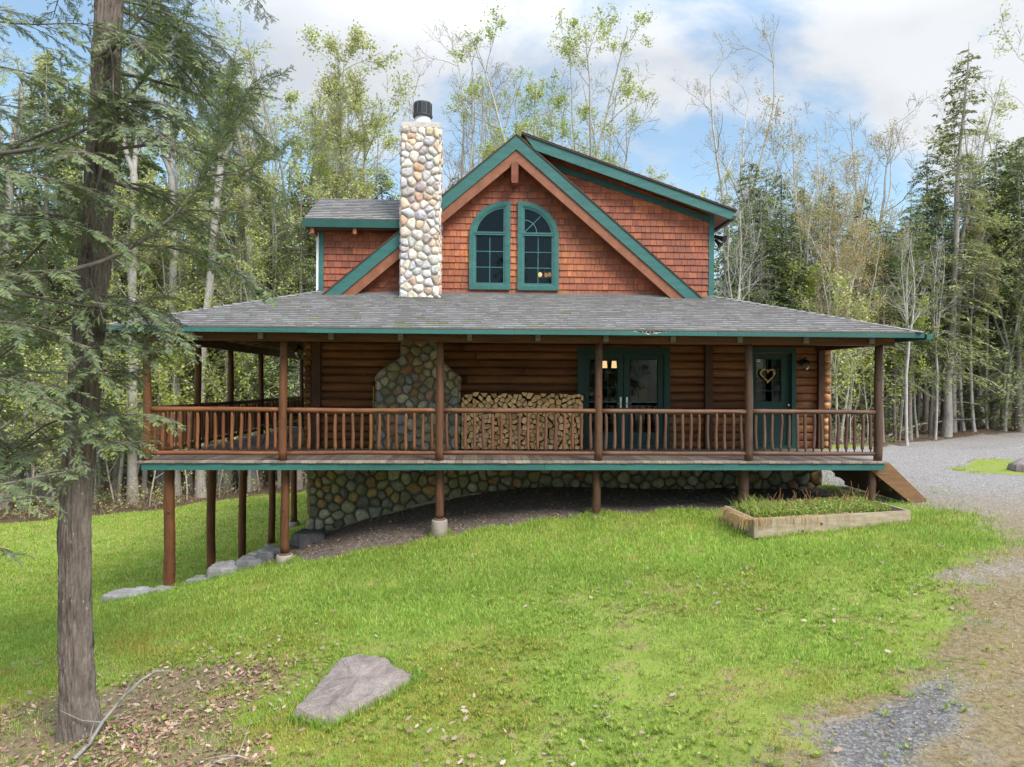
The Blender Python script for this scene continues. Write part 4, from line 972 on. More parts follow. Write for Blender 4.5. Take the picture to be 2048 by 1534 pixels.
b = MB(); b.tube([(X - .01, 14.98, 1.36), (X - .01, 14.985, 1.40), (X - .01, 14.99, 1.46)], [.016, .024, .012], 8); b.build('tip', M['black'], bo)
chx, chy = XU(603, 16.3), 16.3
c = empty('porch_chair', (chx, chy, 0), 'black high backed metal chair on the porch beside the log corner', 'chair')
b = MB(); b.prism([(chx - .42, chy - .26, .42), (chx + .10, chy - .26, .40), (chx + .10, chy - .26, .44), (chx - .42, chy - .26, .46)], (0, .52, 0)); b.build('seat', M['black'], c)
b = MB(); b.prism([(chx + .06, chy - .26, .42), (chx + .28, chy - .26, 1.17), (chx + .24, chy - .26, 1.18), (chx + .02, chy - .26, .43)], (0, .52, 0)); b.build('backrest', M['black'], c)
for dy in (-.29, .29):
    b = MB(); b.tube([(chx - .40, chy + dy, 0), (chx - .36, chy + dy, .3), (chx - .38, chy + dy, .62), (chx - .2, chy + dy, .66), (chx + .12, chy + dy, .66)], .016, 8); b.build('armrest', M['black'], c)
    b = MB(); b.tube([(chx + .24, chy + dy, 0), (chx + .12, chy + dy, .4), (chx + .18, chy + dy, .8), (chx + .28, chy + dy, 1.16)], .016, 8); b.build('leg', M['black'], c)
tx, ty = XU(548, 15.7), 15.7
t = empty('side_table', (tx, ty, 0), 'small black wire legged side table on the porch in front of the chair', 'table')
b = MB(); b.tube([(tx, ty, .46), (tx, ty, .475)], .30, 24, (1, 1, 1)); b.build('table_top', M['flue'], t)
for k in range(4):
    a = math.pi / 4 + math.pi / 2 * k; d = Vector((math.cos(a), math.sin(a), 0)); p = Vector((tx, ty, 0))
    b = MB(); b.tube([p + d * .31, p + d * .26 + Vector((0, 0, .05)), p + d * .17 + Vector((0, 0, .25)), p + d * .24 + Vector((0, 0, .46))], .010, 7); b.build('leg', M['black'], t)
# ------------------------------------------------------------------ trees
class TB:
    def __init__(s): s.v, s.f, s.c, s.n = [], [], [], 0
    def tube(s, P, R, k, col):
        P = np.asarray(P, float); R = np.asarray(R, float); m = len(P)
        t = np.gradient(P, axis=0); t /= np.linalg.norm(t, axis=1, keepdims=True) + 1e-9
        g = P[-1] - P[0]; ref = np.eye(3)[np.argmin(np.abs(g))]
        a = np.cross(t, ref); a /= np.linalg.norm(a, axis=1, keepdims=True) + 1e-9; b = np.cross(t, a)
        w = 2 * np.pi * np.arange(k) / k
        V = P[:, None] + (a[:, None] * np.cos(w)[None, :, None] + b[:, None] * np.sin(w)[None, :, None]) * R[:, None, None]
        i = np.arange(m - 1)[:, None] * k; j = np.arange(k)[None]; j2 = (j + 1) % k
        F = np.stack([i + j, i + j2, i + k + j2, i + k + j], -1).reshape(-1, 4) + s.n
        s.v.append(V.reshape(-1, 3)); s.f.append(F); s.c.append(np.tile(col, (len(F), 1))); s.n += m * k
    def quads(s, P, A, B, col):
        """diamonds at P with half axes A, B"""
        n = len(P)
        if not n: return
        V = np.stack([P - A, P - B, P + A, P + B], 1).reshape(-1, 3)
        F = np.arange(4 * n).reshape(-1, 4) + s.n; s.v.append(V); s.f.append(F); s.c.append(col); s.n += 4 * n
    def get(s): return np.concatenate(s.v), np.concatenate(s.f), np.concatenate(s.c)
def unit(v): return v / (np.linalg.norm(v, axis=-1, keepdims=True) + 1e-9)
def leaves(tb, P, size, rng, pal, flat=.5):
    n = len(P)
    if n == 0: return
    A = rng.normal(size=(n, 3)); A[:, 2] *= flat; A = unit(A); B = np.cross(A, unit(rng.normal(size=(n, 3)))); B = unit(B)
    sz = size * rng.uniform(.6, 1.3, (n, 1)); pal = np.array(pal)
    col = pal[rng.integers(0, len(pal), n)] * rng.uniform(.8, 1.2, (n, 1))
    tb.quads(P, A * sz, B * sz * .62, col)

def hardwood(seed, H=18, fork=.4, nlead=3, spread=.22, r0=.16, bark=(.42, .39, .35), nch=(9, 6, 5), lr=(.32, .45, .5), leafn=0, leafsize=.05, pal=((.3, .36, .06),), lean=.0, up=.05, leafstd=.16, low=.15, budstart=2):
    rng = np.random.default_rng(seed); T = TB(); Lf = TB(); LP = []; bark = np.array(bark)
    def grow(p, d, L, r, lev, tmin):
        n = (12, 8, 6, 4)[min(lev, 3)]; P = [p]; D = d.copy(); wob = (.06, .12, .16, .2)[min(lev, 3)]
        for i in range(n):
            D = unit(D + rng.normal(size=3) * wob + np.array([0, 0, up])); P.append(P[-1] + D * L / n)
        P = np.array(P); ts = np.linspace(0, 1, n + 1); end = .25 if lev else .22
        R = np.maximum(r * (1 - (1 - end) * ts), .0075)
        T.tube(P, R, (8, 6, 4, 3)[min(lev, 3)], bark * (1 + rng.uniform(-.12, .12)) * (1, .92, .85, .78)[min(lev, 3)])
        if lev < len(nch):
            k = max(2, int(nch[lev] * rng.uniform(.75, 1.25)))
            for t in np.sort(rng.uniform(tmin, 1, k)):
                i = min(int(t * n), n - 1); q = P[i] + (P[i + 1] - P[i]) * (t * n - i); dd = unit(P[i + 1] - P[i])
                side = unit(np.cross(dd, rng.normal(size=3))); ang = rng.uniform(.45, .95)
                grow(q, unit(dd * math.cos(ang) + side * math.sin(ang)), L * lr[lev] * (1.15 - .55 * t) * rng.uniform(.7, 1.25), max(.008, r * (1 - .7 * t) * .5), lev + 1, .25)
        if lev >= budstart: LP.append(P[1:])
    d0 = unit(np.array([lean, rng.uniform(-.04, .04), 1.0]))
    if fork < 1:
        h = H * fork; n = 10; P = [np.zeros(3)]; D = d0
        for i in range(n): D = unit(D + rng.normal(size=3) * .03 + np.array([0, 0, .04])); P.append(P[-1] + D * h / n)
        P = np.array(P); R = np.linspace(r0 * 1.0, r0 * .75, n + 1); R[0] *= 1.3; T.tube(P, R, 10, bark)
        for k in range(int(low * 20)):
            i = rng.integers(n // 2, n); grow(P[i], unit(np.append(rng.normal(size=2), .35)), H * .14 * rng.uniform(.5, 1.2), r0 * .18, 2, .3)
        for k in range(nlead):
            a = 2 * math.pi * (k + rng.uniform(0, .7)) / nlead; s = spread * rng.uniform(.6, 1.3)
            grow(P[-1], unit(D + np.array([math.cos(a) * s, math.sin(a) * s * .7, 0])), H * (1 - fork) * rng.uniform(.75, 1.05), r0 * .62, 0, .12)
    else:
        grow(np.zeros(3), d0, H, r0, 0, low)
    LP = np.concatenate(LP) if LP else np.zeros((0, 3))
    if leafn and len(LP):
        ctr = rng.integers(0, len(LP), max(60, leafn // 12)); q = LP[ctr[(rng.random(leafn) ** 1.25 * len(ctr)).astype(int)]] + rng.normal(size=(leafn, 3)) * leafstd * rng.uniform(.5, 1.5, (leafn, 1)); leaves(Lf, q, leafsize, rng, pal)
    return T.get(), (Lf.get() if leafn else None)

def hemlock(seed, H=18, base=.2, Lmax=2.6, r0=.17, bark=(.24, .205, .18), pal=((.18, .225, .095), (.215, .26, .11), (.155, .20, .095), (.25, .285, .125)), step=.27, dead=14, tip=None, power=.75, size=.11):
    rng = np.random.default_rng(seed); T = TB(); Lf = TB(); n = 16; pal = np.array(pal)
    z = np.linspace(0, H, n + 1); P = np.stack([np.cumsum(rng.normal(size=n + 1) * .035), np.cumsum(rng.normal(size=n + 1) * .035), z], 1); P[:, :2] -= P[0, :2]
    R = r0 * (1 - z / H) ** .8 + .012; R[0] *= 1.25; T.tube(P, R, 9, np.array(bark))
    at = lambda h: np.array([np.interp(h, z, P[:, 0]), np.interp(h, z, P[:, 1]), h])
    for k in range(dead):
        h = rng.uniform(.06, base + .15) * H; a = rng.uniform(0, 6.28); L = rng.uniform(.5, 1.8); d = np.array([math.cos(a), math.sin(a), rng.uniform(-.2, .25)])
        q = at(h); T.tube(np.array([q, q + d * L * .5 + [0, 0, -.03], q + d * L + [0, 0, -.16 * L]]), [.02, .013, .006], 4, np.array(bark) * 1.5)
    h = base * H
    while h < H - .15:
        t = (h - base * H) / (H * (1 - base))
        for k in range(3):
            a = rng.uniform(0, 6.28); L = (Lmax * (1 - t) ** power * rng.uniform(.45, 1.12) + .22) * (1 if rng.random() > .12 else 1.25)
            if t < .15 and rng.random() < .4: continue
            hd = np.array([math.cos(a), math.sin(a), 0]); rise = rng.uniform(-.05, .35) + .3 * t; m = 7
            s = np.linspace(0, 1, m); q = at(h + rng.uniform(-.1, .1))
            B = q + hd * (L * s)[:, None] + np.array([0, 0, 1]) * (L * (rise * s - (.42 + rise * .7) * s ** 2.0))[:, None]
            B[1:, :2] += rng.normal(size=(m - 1, 2)) * .03 * L
            T.tube(B, np.linspace(.008 + .008 * L, .004, m), 4, np.array(bark) * 1.15)
            sd = np.array([-hd[1], hd[0], 0]); ns = max(3, int(L / .13)); ss = np.sort(rng.uniform(.12, 1, ns)); ss[-1] = 1
            C = np.stack([np.interp(ss, s, B[:, i]) for i in range(3)], 1)
            tw = (.40 * L * (1 - ss) ** .8 + .12 + .10 * ss) * rng.uniform(.6, 1.2, ns)
            for sg in (-1, 1):
                for f in (.15, .45, .78, 1.05):
                    keep = rng.random(ns) > .14; l = tw * f; p = C + (sd * sg * .85 + hd * .5) * l[:, None] + np.array([0, 0, -1]) * (.18 * l + .10 * l ** 2 + rng.uniform(0, .05, ns))[:, None] + rng.normal(size=(ns, 3)) * .03
                    p = p[keep]; nn = len(p)
                    A = unit(sd * sg * rng.uniform(.3, 1, (nn, 1)) + hd * rng.uniform(.2, 1, (nn, 1)) + np.array([0, 0, -.25]) + rng.normal(size=(nn, 3)) * .25)
                    Bv = unit(np.cross(A, unit(np.array([0, 0, 1]) + rng.normal(size=(nn, 3)) * .4))); sz = size * rng.uniform(.6, 1.35, (nn, 1))
                    c = pal[rng.integers(0, len(pal), nn)] * rng.uniform(.8, 1.25, (nn, 1))
                    if tip is not None: w = ((f > .9) * (rng.random(nn) < .5))[:, None]; c = c * (1 - w) + np.array(tip) * w
                    Lf.quads(p, A * sz, Bv * sz * .34, c)
        h += step * rng.uniform(.7, 1.3)
    return T.get(), Lf.get()

def mesh_of(name, arr, m): return nmesh('', *arr, m)
LIME = ((.38, .46, .08), (.44, .49, .10), (.32, .42, .07), (.50, .51, .14))
PALE = ((.48, .48, .19), (.54, .52, .23), (.42, .46, .17), (.56, .52, .28))
GOLD = ((.44, .33, .12), (.50, .36, .15), (.40, .34, .10), (.46, .28, .12))
TIP = (.26, .31, .08)
KIND = {}
def addkind(key, gen): 
    t, l = gen; KIND[key] = (t, l, nmesh('', *t, M['bark']), nmesh('', *l, M['needle' if key.startswith('hem') else 'leaf']) if l is not None else None)
addkind('hem0', hemlock(1, 18, .18, 2.9)); addkind('hem1', hemlock(2, 18, .26, 3.4, tip=TIP, power=.6, step=.30)); addkind('hem2', hemlock(3, 15, .06, 2.9, tip=TIP, step=.25)); addkind('hem3', hemlock(4, 20, .36, 3.0, power=.55, step=.32, tip=TIP))
addkind('hemtall', hemlock(9, 20, .16, 2.9, r0=.21, bark=(.36, .325, .29), pal=((.24, .265, .11), (.28, .29, .12), (.20, .23, .10)), tip=(.34, .33, .12), step=.33, power=.7))
addkind('bare0', hardwood(11, 20, .42, 3, .30, .17, (.46, .42, .37), (10, 6, 5), leafn=1300, leafsize=.035, pal=GOLD))
addkind('bare1', hardwood(12, 20, .33, 2, .26, .16, (.40, .37, .33), (11, 6, 5), leafn=500, leafsize=.035, pal=GOLD))
addkind('bare2', hardwood(13, 17, .5, 3, .35, .13, (.42, .395, .36), (9, 6, 4), leafn=900, leafsize=.035, pal=PALE))
addkind('spr0', hardwood(21, 20, .35, 3, .16, .15, (.38, .355, .315), (13, 6, 5), lr=(.24, .45, .5), leafn=9500, leafsize=.052, pal=LIME, leafstd=.13))
addkind('spr1', hardwood(22, 20, .45, 2, .18, .13, (.40, .375, .335), (14, 6, 5), lr=(.22, .45, .5), leafn=10000, leafsize=.06, pal=PALE, leafstd=.14))
addkind('spr2', hardwood(23, 18, .3, 4, .25, .14, (.36, .335, .30), (10, 6, 5), lr=(.28, .45, .5), leafn=8500, leafsize=.06, pal=LIME + PALE, leafstd=.15))
addkind('gold0', hardwood(31, 14, .3, 3, .22, .10, (.46, .43, .38), (11, 6, 5), lr=(.3, .45, .5), leafn=5200, leafsize=.05, pal=GOLD + PALE[:1], leafstd=.2))
addkind('sap0', hardwood(41, 6.5, 1, 1, .1, .035, (.36, .31, .26), (16, 6), lr=(.34, .4), leafn=2000, leafsize=.055, pal=LIME, low=.12, leafstd=.12, budstart=1))
addkind('sap1', hardwood(42, 5, 1, 1, .1, .03, (.36, .31, .26), (14, 6), lr=(.45, .4), leafn=1900, leafsize=.05, pal=LIME + PALE, low=.08, leafstd=.14, up=.02, budstart=1))
addkind('stem0', hardwood(51, 19, .75, 2, .25, .20, (.33, .30, .275), (7, 5, 4), leafn=600, leafsize=.05, pal=PALE, low=.3))

WORD = {'hem': ('hemlock_tree', 'hemlock', 'dark green hemlock'), 'bar': ('bare_tree', 'tree', 'bare grey branching tree'), 'spr': ('birch_tree', 'birch tree', 'pale birch in light leaf'),
        'gol': ('maple_tree', 'maple', 'golden budding tree'), 'sap': ('sapling', 'sapling', 'slender lime green sapling'), 'ste': ('pine_tree', 'tree', 'thick straight grey trunk')}
ORD = 'leftmost second third fourth fifth sixth seventh eighth ninth tenth eleventh twelfth thirteenth fourteenth fifteenth sixteenth seventeenth eighteenth nineteenth twentieth'.split()
TREES = []
trng = np.random.default_rng(77)
def tree(kind, u, Y, H=None, rot=None, lean=0.0, wide=1.0, label=None, zone=None):
    X = XU(u, Y); TREES.append(dict(kind=kind, u=u, X=X, Y=Y, H=H, rot=trng.uniform(0, 6.28) if rot is None else rot, lean=lean, wide=wide, label=label, zone=zone))
BASEH = {'hem0': 18, 'hem1': 18, 'hem2': 15, 'hem3': 20, 'hemtall': 20, 'bare0': 20, 'bare1': 20, 'bare2': 17, 'spr0': 20, 'spr1': 20, 'spr2': 18, 'gold0': 14, 'sap0': 6.5, 'sap1': 5, 'stem0': 19}
# behind the cabin, left of the chimney
tree('spr1', 640, 31, 19.5, 0.3); tree('spr2', 690, 33, 19.5); tree('spr0', 735, 35, 17.5); tree('spr1', 590, 35, 20); tree('spr2', 545, 33, 19); tree('spr0', 480, 36, 21); tree('bare1', 435, 35, 21)
tree('hem0', 765, 33, 14.5); tree('hem1', 600, 30, 14); tree('hem0', 520, 32, 14); tree('spr2', 380, 33, 19); tree('bare2', 660, 38, 20)
# left wood
tree('hem0', 265, 32, 19); tree('hem1', 90, 30, 19); tree('spr0', 320, 34, 20); tree('spr1', 205, 36, 21); tree('bare0', 30, 31, 20); tree('hem2', -60, 28, 17); tree('spr2', 130, 33, 18); tree('hem0', 420, 36, 16); tree('spr2', 20, 36, 19)
for u, Y, k in ((8, 28.5, 'stem0'), (268, 29.5, 'stem0'), (353, 30.5, 'stem0'), (403, 30, 'stem0'), (458, 32, 'stem0'), (505, 31.5, 'stem0'), (547, 33.5, 'bare2'), (330, 33, 'bare1'), (590, 33.0, 'stem0'), (60, 33, 'bare2'), (235, 33, 'hem3'), (120, 31, 'hem3'), (480, 35, 'hem3'), (160, 34, 'stem0'), (425, 38, 'hem2'), (300, 37, 'hem2'), (560, 37, 'hem2'), (380, 40, 'hem0'), (200, 40, 'hem0'), (40, 40, 'hem0'), (640, 42, 'hem2')): tree(k, u, Y)
for u, Y, H in ((300, 28.6, 6), (375, 29.3, 6.5), (440, 30, 6), (520, 30.2, 6.5), (590, 30.6, 6), (230, 28.3, 6), (60, 26.8, 5.5), (160, 27.6, 6), (340, 30.5, 7.5), (480, 31.5, 8), (560, 32, 8), (410, 32, 8), (15, 28, 7), (270, 31, 8), (630, 31.5, 7), (110, 29.5, 7)): tree('sap0' if int(u) % 2 else 'sap1', u, Y, H)
# behind the roof
tree('bare1', 965, 34, 21, 2.2, -.14); tree('bare0', 935, 35.5, 20, None, -.08); tree('bare2', 1000, 36, 19.5); tree('spr0', 1045, 33, 21, 1.0, 0, 1.15); tree('bare0', 1070, 35.5, 18.5, 2.0); tree('spr0', 1165, 34, 21, 4.0, 0, 1.0); tree('bare2', 1190, 36, 19); tree('hem0', 915, 34, 14); tree('bare2', 890, 37, 17, None, -.1); tree('spr2', 1240, 38, 14.5)
tree('bare0', 1445, 35, 19.5, .4); tree('bare1', 1475, 37, 18); tree('spr2', 1350, 35, 13.5); tree('gold0', 1315, 37, 12.5); tree('hem2', 1490, 33, 13.5); tree('hem2', 1400, 38, 12)
# right of the cabin
tree('gold0', 1645, 30, 13.5); tree('bare1', 1725, 34, 19.5, 1.2); tree('bare2', 1590, 34, 15.5); tree('hem2', 1560, 31, 12.5); tree('hem2', 1660, 33, 12.5); tree('hem1', 1780, 34, 10.5); tree('bare2', 1478, 27.5, 9.5, None, .0, .8)
tree('hemtall', 1893, 31.5, 18.8, 1.0, .045); tree('hem1', 1852, 33, 14); tree('hem1', 1990, 34, 15); tree('hem2', 2040, 32, 14); tree('bare2', 1965, 36, 18.5); tree('spr2', 2030, 37, 19); tree('hem2', 1720, 31.5, 11.5); tree('hem1', 1830, 37, 12); tree('gold0', 1690, 29, 9.5, None, .1); tree('hem2', 1600, 30, 11.5); tree('hem1', 1530, 34, 13.5); tree('hem2', 1930, 34.5, 13); tree('hem2', 1470, 31, 11)
for u, Y, k, H in ((1672, 27.5, 'gold0', 9), (1683, 27.7, 'gold0', 9.5), (1815, 27, 'bare2', 8.5), (1862, 32, 'hem3', 12), (1907, 32.3, 'stem0', 13), (1928, 32.5, 'bare2', 11), (1955, 34, 'hem3', 12), (1985, 33.5, 'hem3', 14), (2005, 35, 'hem3', 13), (2030, 34, 'hem3', 15), (1770, 33, 'hem3', 10.5), (1790, 30, 'hem3', 9), (1835, 34, 'hem3', 11), (1740, 36, 'hem3', 11), (1885, 36, 'hem3', 12), (1945, 38, 'hem3', 12), (2060, 33, 'hem3', 15), (1700, 34, 'hem3', 10.5), (1540, 36, 'hem3', 11.5), (1620, 37, 'hem3', 12), (1975, 38, 'hem2', 13), (1810, 39, 'hem2', 11), (1690, 39, 'hem2', 11)): tree(k, u, Y, H)
for u, Y, k, H in ((1455, 29, 'hem2', 10.5), (1520, 29.5, 'hem1', 11), (1590, 28.8, 'hem2', 10), (1645, 31.5, 'hem1', 11.5), (1705, 30.5, 'hem2', 10), (1765, 29.5, 'hem1', 10), (1820, 30.5, 'hem1', 11.5), (1500, 29, 'bare2', 9), (1530, 30.5, 'bare2', 11), (1618, 29.5, 'bare2', 12), (1760, 31.5, 'bare2', 11), (1800, 32, 'spr2', 10), (1700, 32.5, 'bare0', 14), (1870, 30.5, 'bare2', 9), (1950, 31.8, 'bare2', 10), (2010, 32, 'spr2', 12), (1570, 32.5, 'spr2', 11), (1835, 31, 'spr1', 9), (1975, 32.5, 'spr1', 10), (290, 31.5, 'spr2', 15), (440, 32, 'spr1', 16), (560, 31.5, 'spr2', 14), (190, 31, 'spr2', 14), (615, 32.5, 'spr1', 14), (500, 30.5, 'spr2', 12), (350, 31.8, 'spr2', 13), (240, 30.5, 'spr1', 13), (710, 30.5, 'spr2', 12)): tree(k, u, Y, H)
tree('sap1', 1655, 27, 6); tree('sap0', 1735, 28.5, 6); tree('sap1', 1700, 27.2, 5); tree('sap0', 1800, 29.5, 6); tree('sap0', 1580, 28.5, 7)
def zone_of(u): return 'in the left wood beside the porch' if u < 600 else ('behind the chimney and side dormer' if u < 800 else ('behind the main gable roof' if u < 1430 else 'in the right wood past the cabin'))
grp = {}
for t in sorted(TREES, key=lambda t: t['u']):
    k3 = t['kind'][:3]; grp.setdefault((k3, zone_of(t['u'])), []).append(t)
for (k3, z), ts in grp.items():
    nm, cat, desc = WORD[k3]
    for i, t in enumerate(ts):
        kt, kl, mt, ml = KIND[t['kind']]; H = t['H'] or BASEH[t['kind']]; s = H / BASEH[t['kind']]
        g = float(ground_at(t['X'], t['Y'])[0]) - .12; o = empty(nm, (t['X'], t['Y'], g)); del o['_at']
        rank = 'only' if len(ts) == 1 else (ORD[i] if i < 20 else 'last')
        if len(ts) > 1 and i == len(ts) - 1: rank = 'rightmost'
        lab = f'{rank} {desc} {z}' if rank == 'only' else (f'{rank} from the left {desc} {z}' if rank not in ('leftmost', 'rightmost') else f'{rank} {desc} {z}')
        lab = lab.replace('only ', 'lone ')
        tag(o, t['label'] or lab, cat, {'hem': 'hemlocks of the wood', 'bar': 'bare grey trees of the wood', 'spr': 'trees in light spring leaf', 'gol': 'golden budding trees', 'sap': 'young saplings along the wood edge', 'ste': 'thick grey trunks of the wood'}[k3])
        o.rotation_euler = (0, t['lean'], t['rot']) if not t['lean'] else (0, 0, 0)
        if t['lean']: o.rotation_mode = 'XYZ'; o.rotation_euler = (trng.uniform(-.02, .02), t['lean'], 0)
        o.scale = (s * t['wide'], s * t['wide'], s)
        a = bpy.data.objects.new('trunk', mt); COL.objects.link(a); a.parent = o
        if ml is not None: b = bpy.data.objects.new('crown', ml); COL.objects.link(b); b.parent = o

# far wood beyond, one mass
fw_v, fw_f, fw_c, fw_m, off = [], [], [], [], 0
frng = np.random.default_rng(5)
def far_tree(kind, X, Y, s, thin):
    global off
    t, l, _, _ = KIND[kind]; a = frng.uniform(0, 6.28); R = np.array([[math.cos(a), -math.sin(a), 0], [math.sin(a), math.cos(a), 0], [0, 0, 1]]); base = np.array([X, Y, float(ground_at(X, Y)[0]) - .2])
    nt_ = 16 * 9 if kind.startswith('hem') else 11 * 10
    for (V, F, C), m, th in ((t, 0, 0), (l, 1, thin)):
        if th:
            keep = frng.random(len(F)) < 1 / th; F = F[keep]; C = C[keep]; idx = F.ravel(); V = V[idx].reshape(-1, 4, 3); ctr = V.mean(1, keepdims=True); V = (ctr + (V - ctr) * th ** .62).reshape(-1, 3); F = np.arange(len(V)).reshape(-1, 4)
        else:
            k = int(len(F) * .12) + 160; F = F[:k]; C = C[:k]; V = V[:F.max() + 1]
        fw_v.append(V @ R.T * s + base); fw_f.append(F + off); fw_c.append(C * (1.35 if th else 1.0)); fw_m.append(np.full(len(F), m)); off += len(V)  # leaf colours lightened here in place of haze over the far wood
for k in range(150):
    u = frng.uniform(-250, 2300); Y = frng.uniform(41, 64)
    if 800 < u < 1380: Hs = frng.uniform(.55, .72)
    elif u > 1380: Hs = frng.uniform(.5, .66) * (1.2 if u > 1880 else 1)
    else: Hs = frng.uniform(.7, 1.02)
    kk = ('hem0', 'hem2', 'hem1', 'spr2', 'hem2', 'spr1')[frng.integers(0, 6)] if u < 900 else ('hem0', 'hem2', 'hem1', 'hem2', 'gold0', 'spr2')[frng.integers(0, 6)]
    far_tree(kk, XU(u, Y), Y, Hs * (1.0 if kk != 'gold0' else 1.2), 3.2)
for k in range(46): far_tree(('hem0', 'hem2', 'spr2')[k % 3], frng.uniform(-50, 75), frng.uniform(-42, -27), frng.uniform(.8, 1.0), 4)
fw = nmesh('far_wood', np.concatenate(fw_v), np.concatenate(fw_f), np.concatenate(fw_c), [M['bark'], M['needle']], MI=np.concatenate(fw_m))
tag(fw, 'dense mixed wood receding behind the nearer trees', 'wood', kind='stuff')

# brushy undergrowth along the edge of the wood
B = TB(); LB = TB(); br_ = np.random.default_rng(8)
EDGE = [(-26, 22), (-20, 24), (-17, 25.6), (-14.6, 27.2), (-11.4, 28.6), (-7.7, 30), (-3, 30.6), (4, 29.5)]; EDGE2 = [(11, 26.8), (14, 26.5), (16.5, 28), (20, 31.5), (24, 32.6), (29, 32.5), (36, 32)]
lp = []
for E_, n_, hh in ((EDGE, 620, 1.0), (EDGE2, 260, .8)):
    for k in range(n_):
        i = br_.integers(0, len(E_) - 1); t = br_.random(); x, y = (np.array(E_[i]) * (1 - t) + np.array(E_[i + 1]) * t) + np.array([0, abs(br_.normal()) * 2.0 - .2]); g = float(ground_at(x, y)[0])
        h = hh * br_.uniform(.3, 1.5); P = np.array([[x, y, g - .05]]); d = unit(np.array([br_.normal() * .4, br_.normal() * .4, 1]))
        for q in range(4): d = unit(d + br_.normal(size=3) * .25); P = np.vstack([P, P[-1] + d * h / 4])
        B.tube(P, np.linspace(.011, .005, 5), 3, np.array([(.26, .15, .11), (.30, .25, .20), (.20, .13, .10)][br_.integers(0, 3)]))
        for q in range(2):
            j = br_.integers(1, 5); d2 = unit(np.append(br_.normal(size=2), .5)); e = P[j] + d2 * h * .4; B.tube(np.array([P[j], (P[j] + e) / 2 + [0, 0, .03], e]), [.006, .005, .004], 3, np.array((.28, .18, .14)))
            if br_.random() < .75: lp.append(np.linspace(P[j], e, 6) + br_.normal(size=(6, 3)) * .07)
leaves(LB, np.concatenate(lp), .045, br_, LIME + PALE + ((.30, .20, .10),))
v, f, c = B.get(); v2, f2, c2 = LB.get()
ug = nmesh('undergrowth', np.concatenate([v, v2]), np.concatenate([f, f2 + len(v)]), np.concatenate([c, c2]), [M['bark'], M['leaf']], MI=np.r_[np.zeros(len(f)), np.ones(len(f2))])
tag(ug, 'low brushy twigs and budding shrubs along the wood edge', 'undergrowth', kind='stuff')

# ------------------------------------------------------------------ big hemlock in the foreground
hr = np.random.default_rng(100); TY = 6.62
HP = np.array([(XU(u, TY), TY, ZV(v, u, TY)) for u, v in ((168, 1500), (166, 1465), (158, 1380), (152, 1200), (151, 1050), (166, 800), (186, 560), (201, 280), (215, 0), (224, -200), (232, -480), (240, -900))])
HR_ = np.array([.27, .195, .150, .138, .136, .134, .134, .128, .121, .114, .10, .09])
zz_ = np.linspace(HP[0, 2], HP[-1, 2], 460); cxx = np.interp(zz_, HP[:, 2], HP[:, 0]); rr_ = np.interp(zz_, HP[:, 2], HR_)
kk = 110; w = 2 * np.pi * np.arange(kk) / kk; WW, ZZ = np.meshgrid(w, zz_)
def furrow(W_, Z_):
    a = np.stack([np.cos(W_), np.sin(W_)], -1) * 2.6; x = a[..., 0].ravel() * 3.2 + Z_.ravel() * .25; y = a[..., 1].ravel() * 3.2; z = Z_.ravel()
    n1 = vnoise(x * 2.2 + 7, y * 2.2 + z * 2.3, 1); n2 = vnoise(x * 4.1 - z * 1.7, y * 4.1 + z * 4.2, 2); n3 = vnoise(x * 7, y * 7 + z * 13, 3)
    rdg = 1 - np.abs(2 * n1 - 1); rdg2 = 1 - np.abs(2 * n2 - 1)
    return (-.030 * rdg ** 3 - .017 * rdg2 ** 3 + .010 * n3).reshape(W_.shape)
dsp = furrow(WW, ZZ); flare = (1 + .10 * np.sin(WW * 5 + 1) * np.exp(-(ZZ - HP[0, 2]) / .25))
RR = rr_[:, None] * flare + dsp
V = np.stack([cxx[:, None] + RR * np.cos(WW), TY + RR * np.sin(WW), ZZ], -1).reshape(-1, 3)
i = np.arange(len(zz_) - 1)[:, None] * kk; j = np.arange(kk)[None]; Fq = np.stack([i + j, i + (j + 1) % kk, i + kk + (j + 1) % kk, i + kk + j], -1).reshape(-1, 4)
fc = np.array([.158, .127, .106]) * (1 + hr.uniform(-.14, .14, (len(Fq), 1))); sp_ = hr.random(len(Fq)) < .006; fc[sp_] = (.30, .285, .25)
big = empty('hemlock_tree', (HP[1][0], TY, HP[1][2]), 'large foreground hemlock with furrowed brown bark and drooping feathery branches', 'hemlock')
nmesh('trunk', V, Fq, fc, M['bark'], big, smooth=True)
HB = TB(); nv, nc = [], []
NPAL = np.array([(.16, .21, .105), (.19, .24, .12), (.13, .18, .095), (.225, .275, .13), (.175, .22, .14)])
def needles(P, D, Lw, N_):
    """combs of needles along sub twigs: P start, D direction, Lw length, N_ plane normal"""
    n = len(P); k = 6
    s = (np.arange(k) + .6) / k
    S_ = np.cross(N_, D); base = P[:, None] + D[:, None] * (s[None, :, None] * Lw[:, None, None])
    ln = (.0145 * (1.15 - .6 * s))[None, :, None] * hr.uniform(.85, 1.3, (n, 1, 1)); hw_ = (Lw / k * .46)[:, None, None]
    col = NPAL[hr.integers(0, len(NPAL), n)] * hr.uniform(.75, 1.3, (n, 1)); fresh = hr.random(n) < .14; col[fresh] = np.array((.24, .31, .09))
    for sg in (1, -1):
        tip = base + (S_[:, None] * sg + D[:, None] * .45) * ln + hr.normal(size=(n, k, 3)) * .0018
        nv.append(np.stack([base - D[:, None] * hw_, base + D[:, None] * hw_, tip], 2).reshape(-1, 3)); nc.append(np.repeat(col, k, 0))
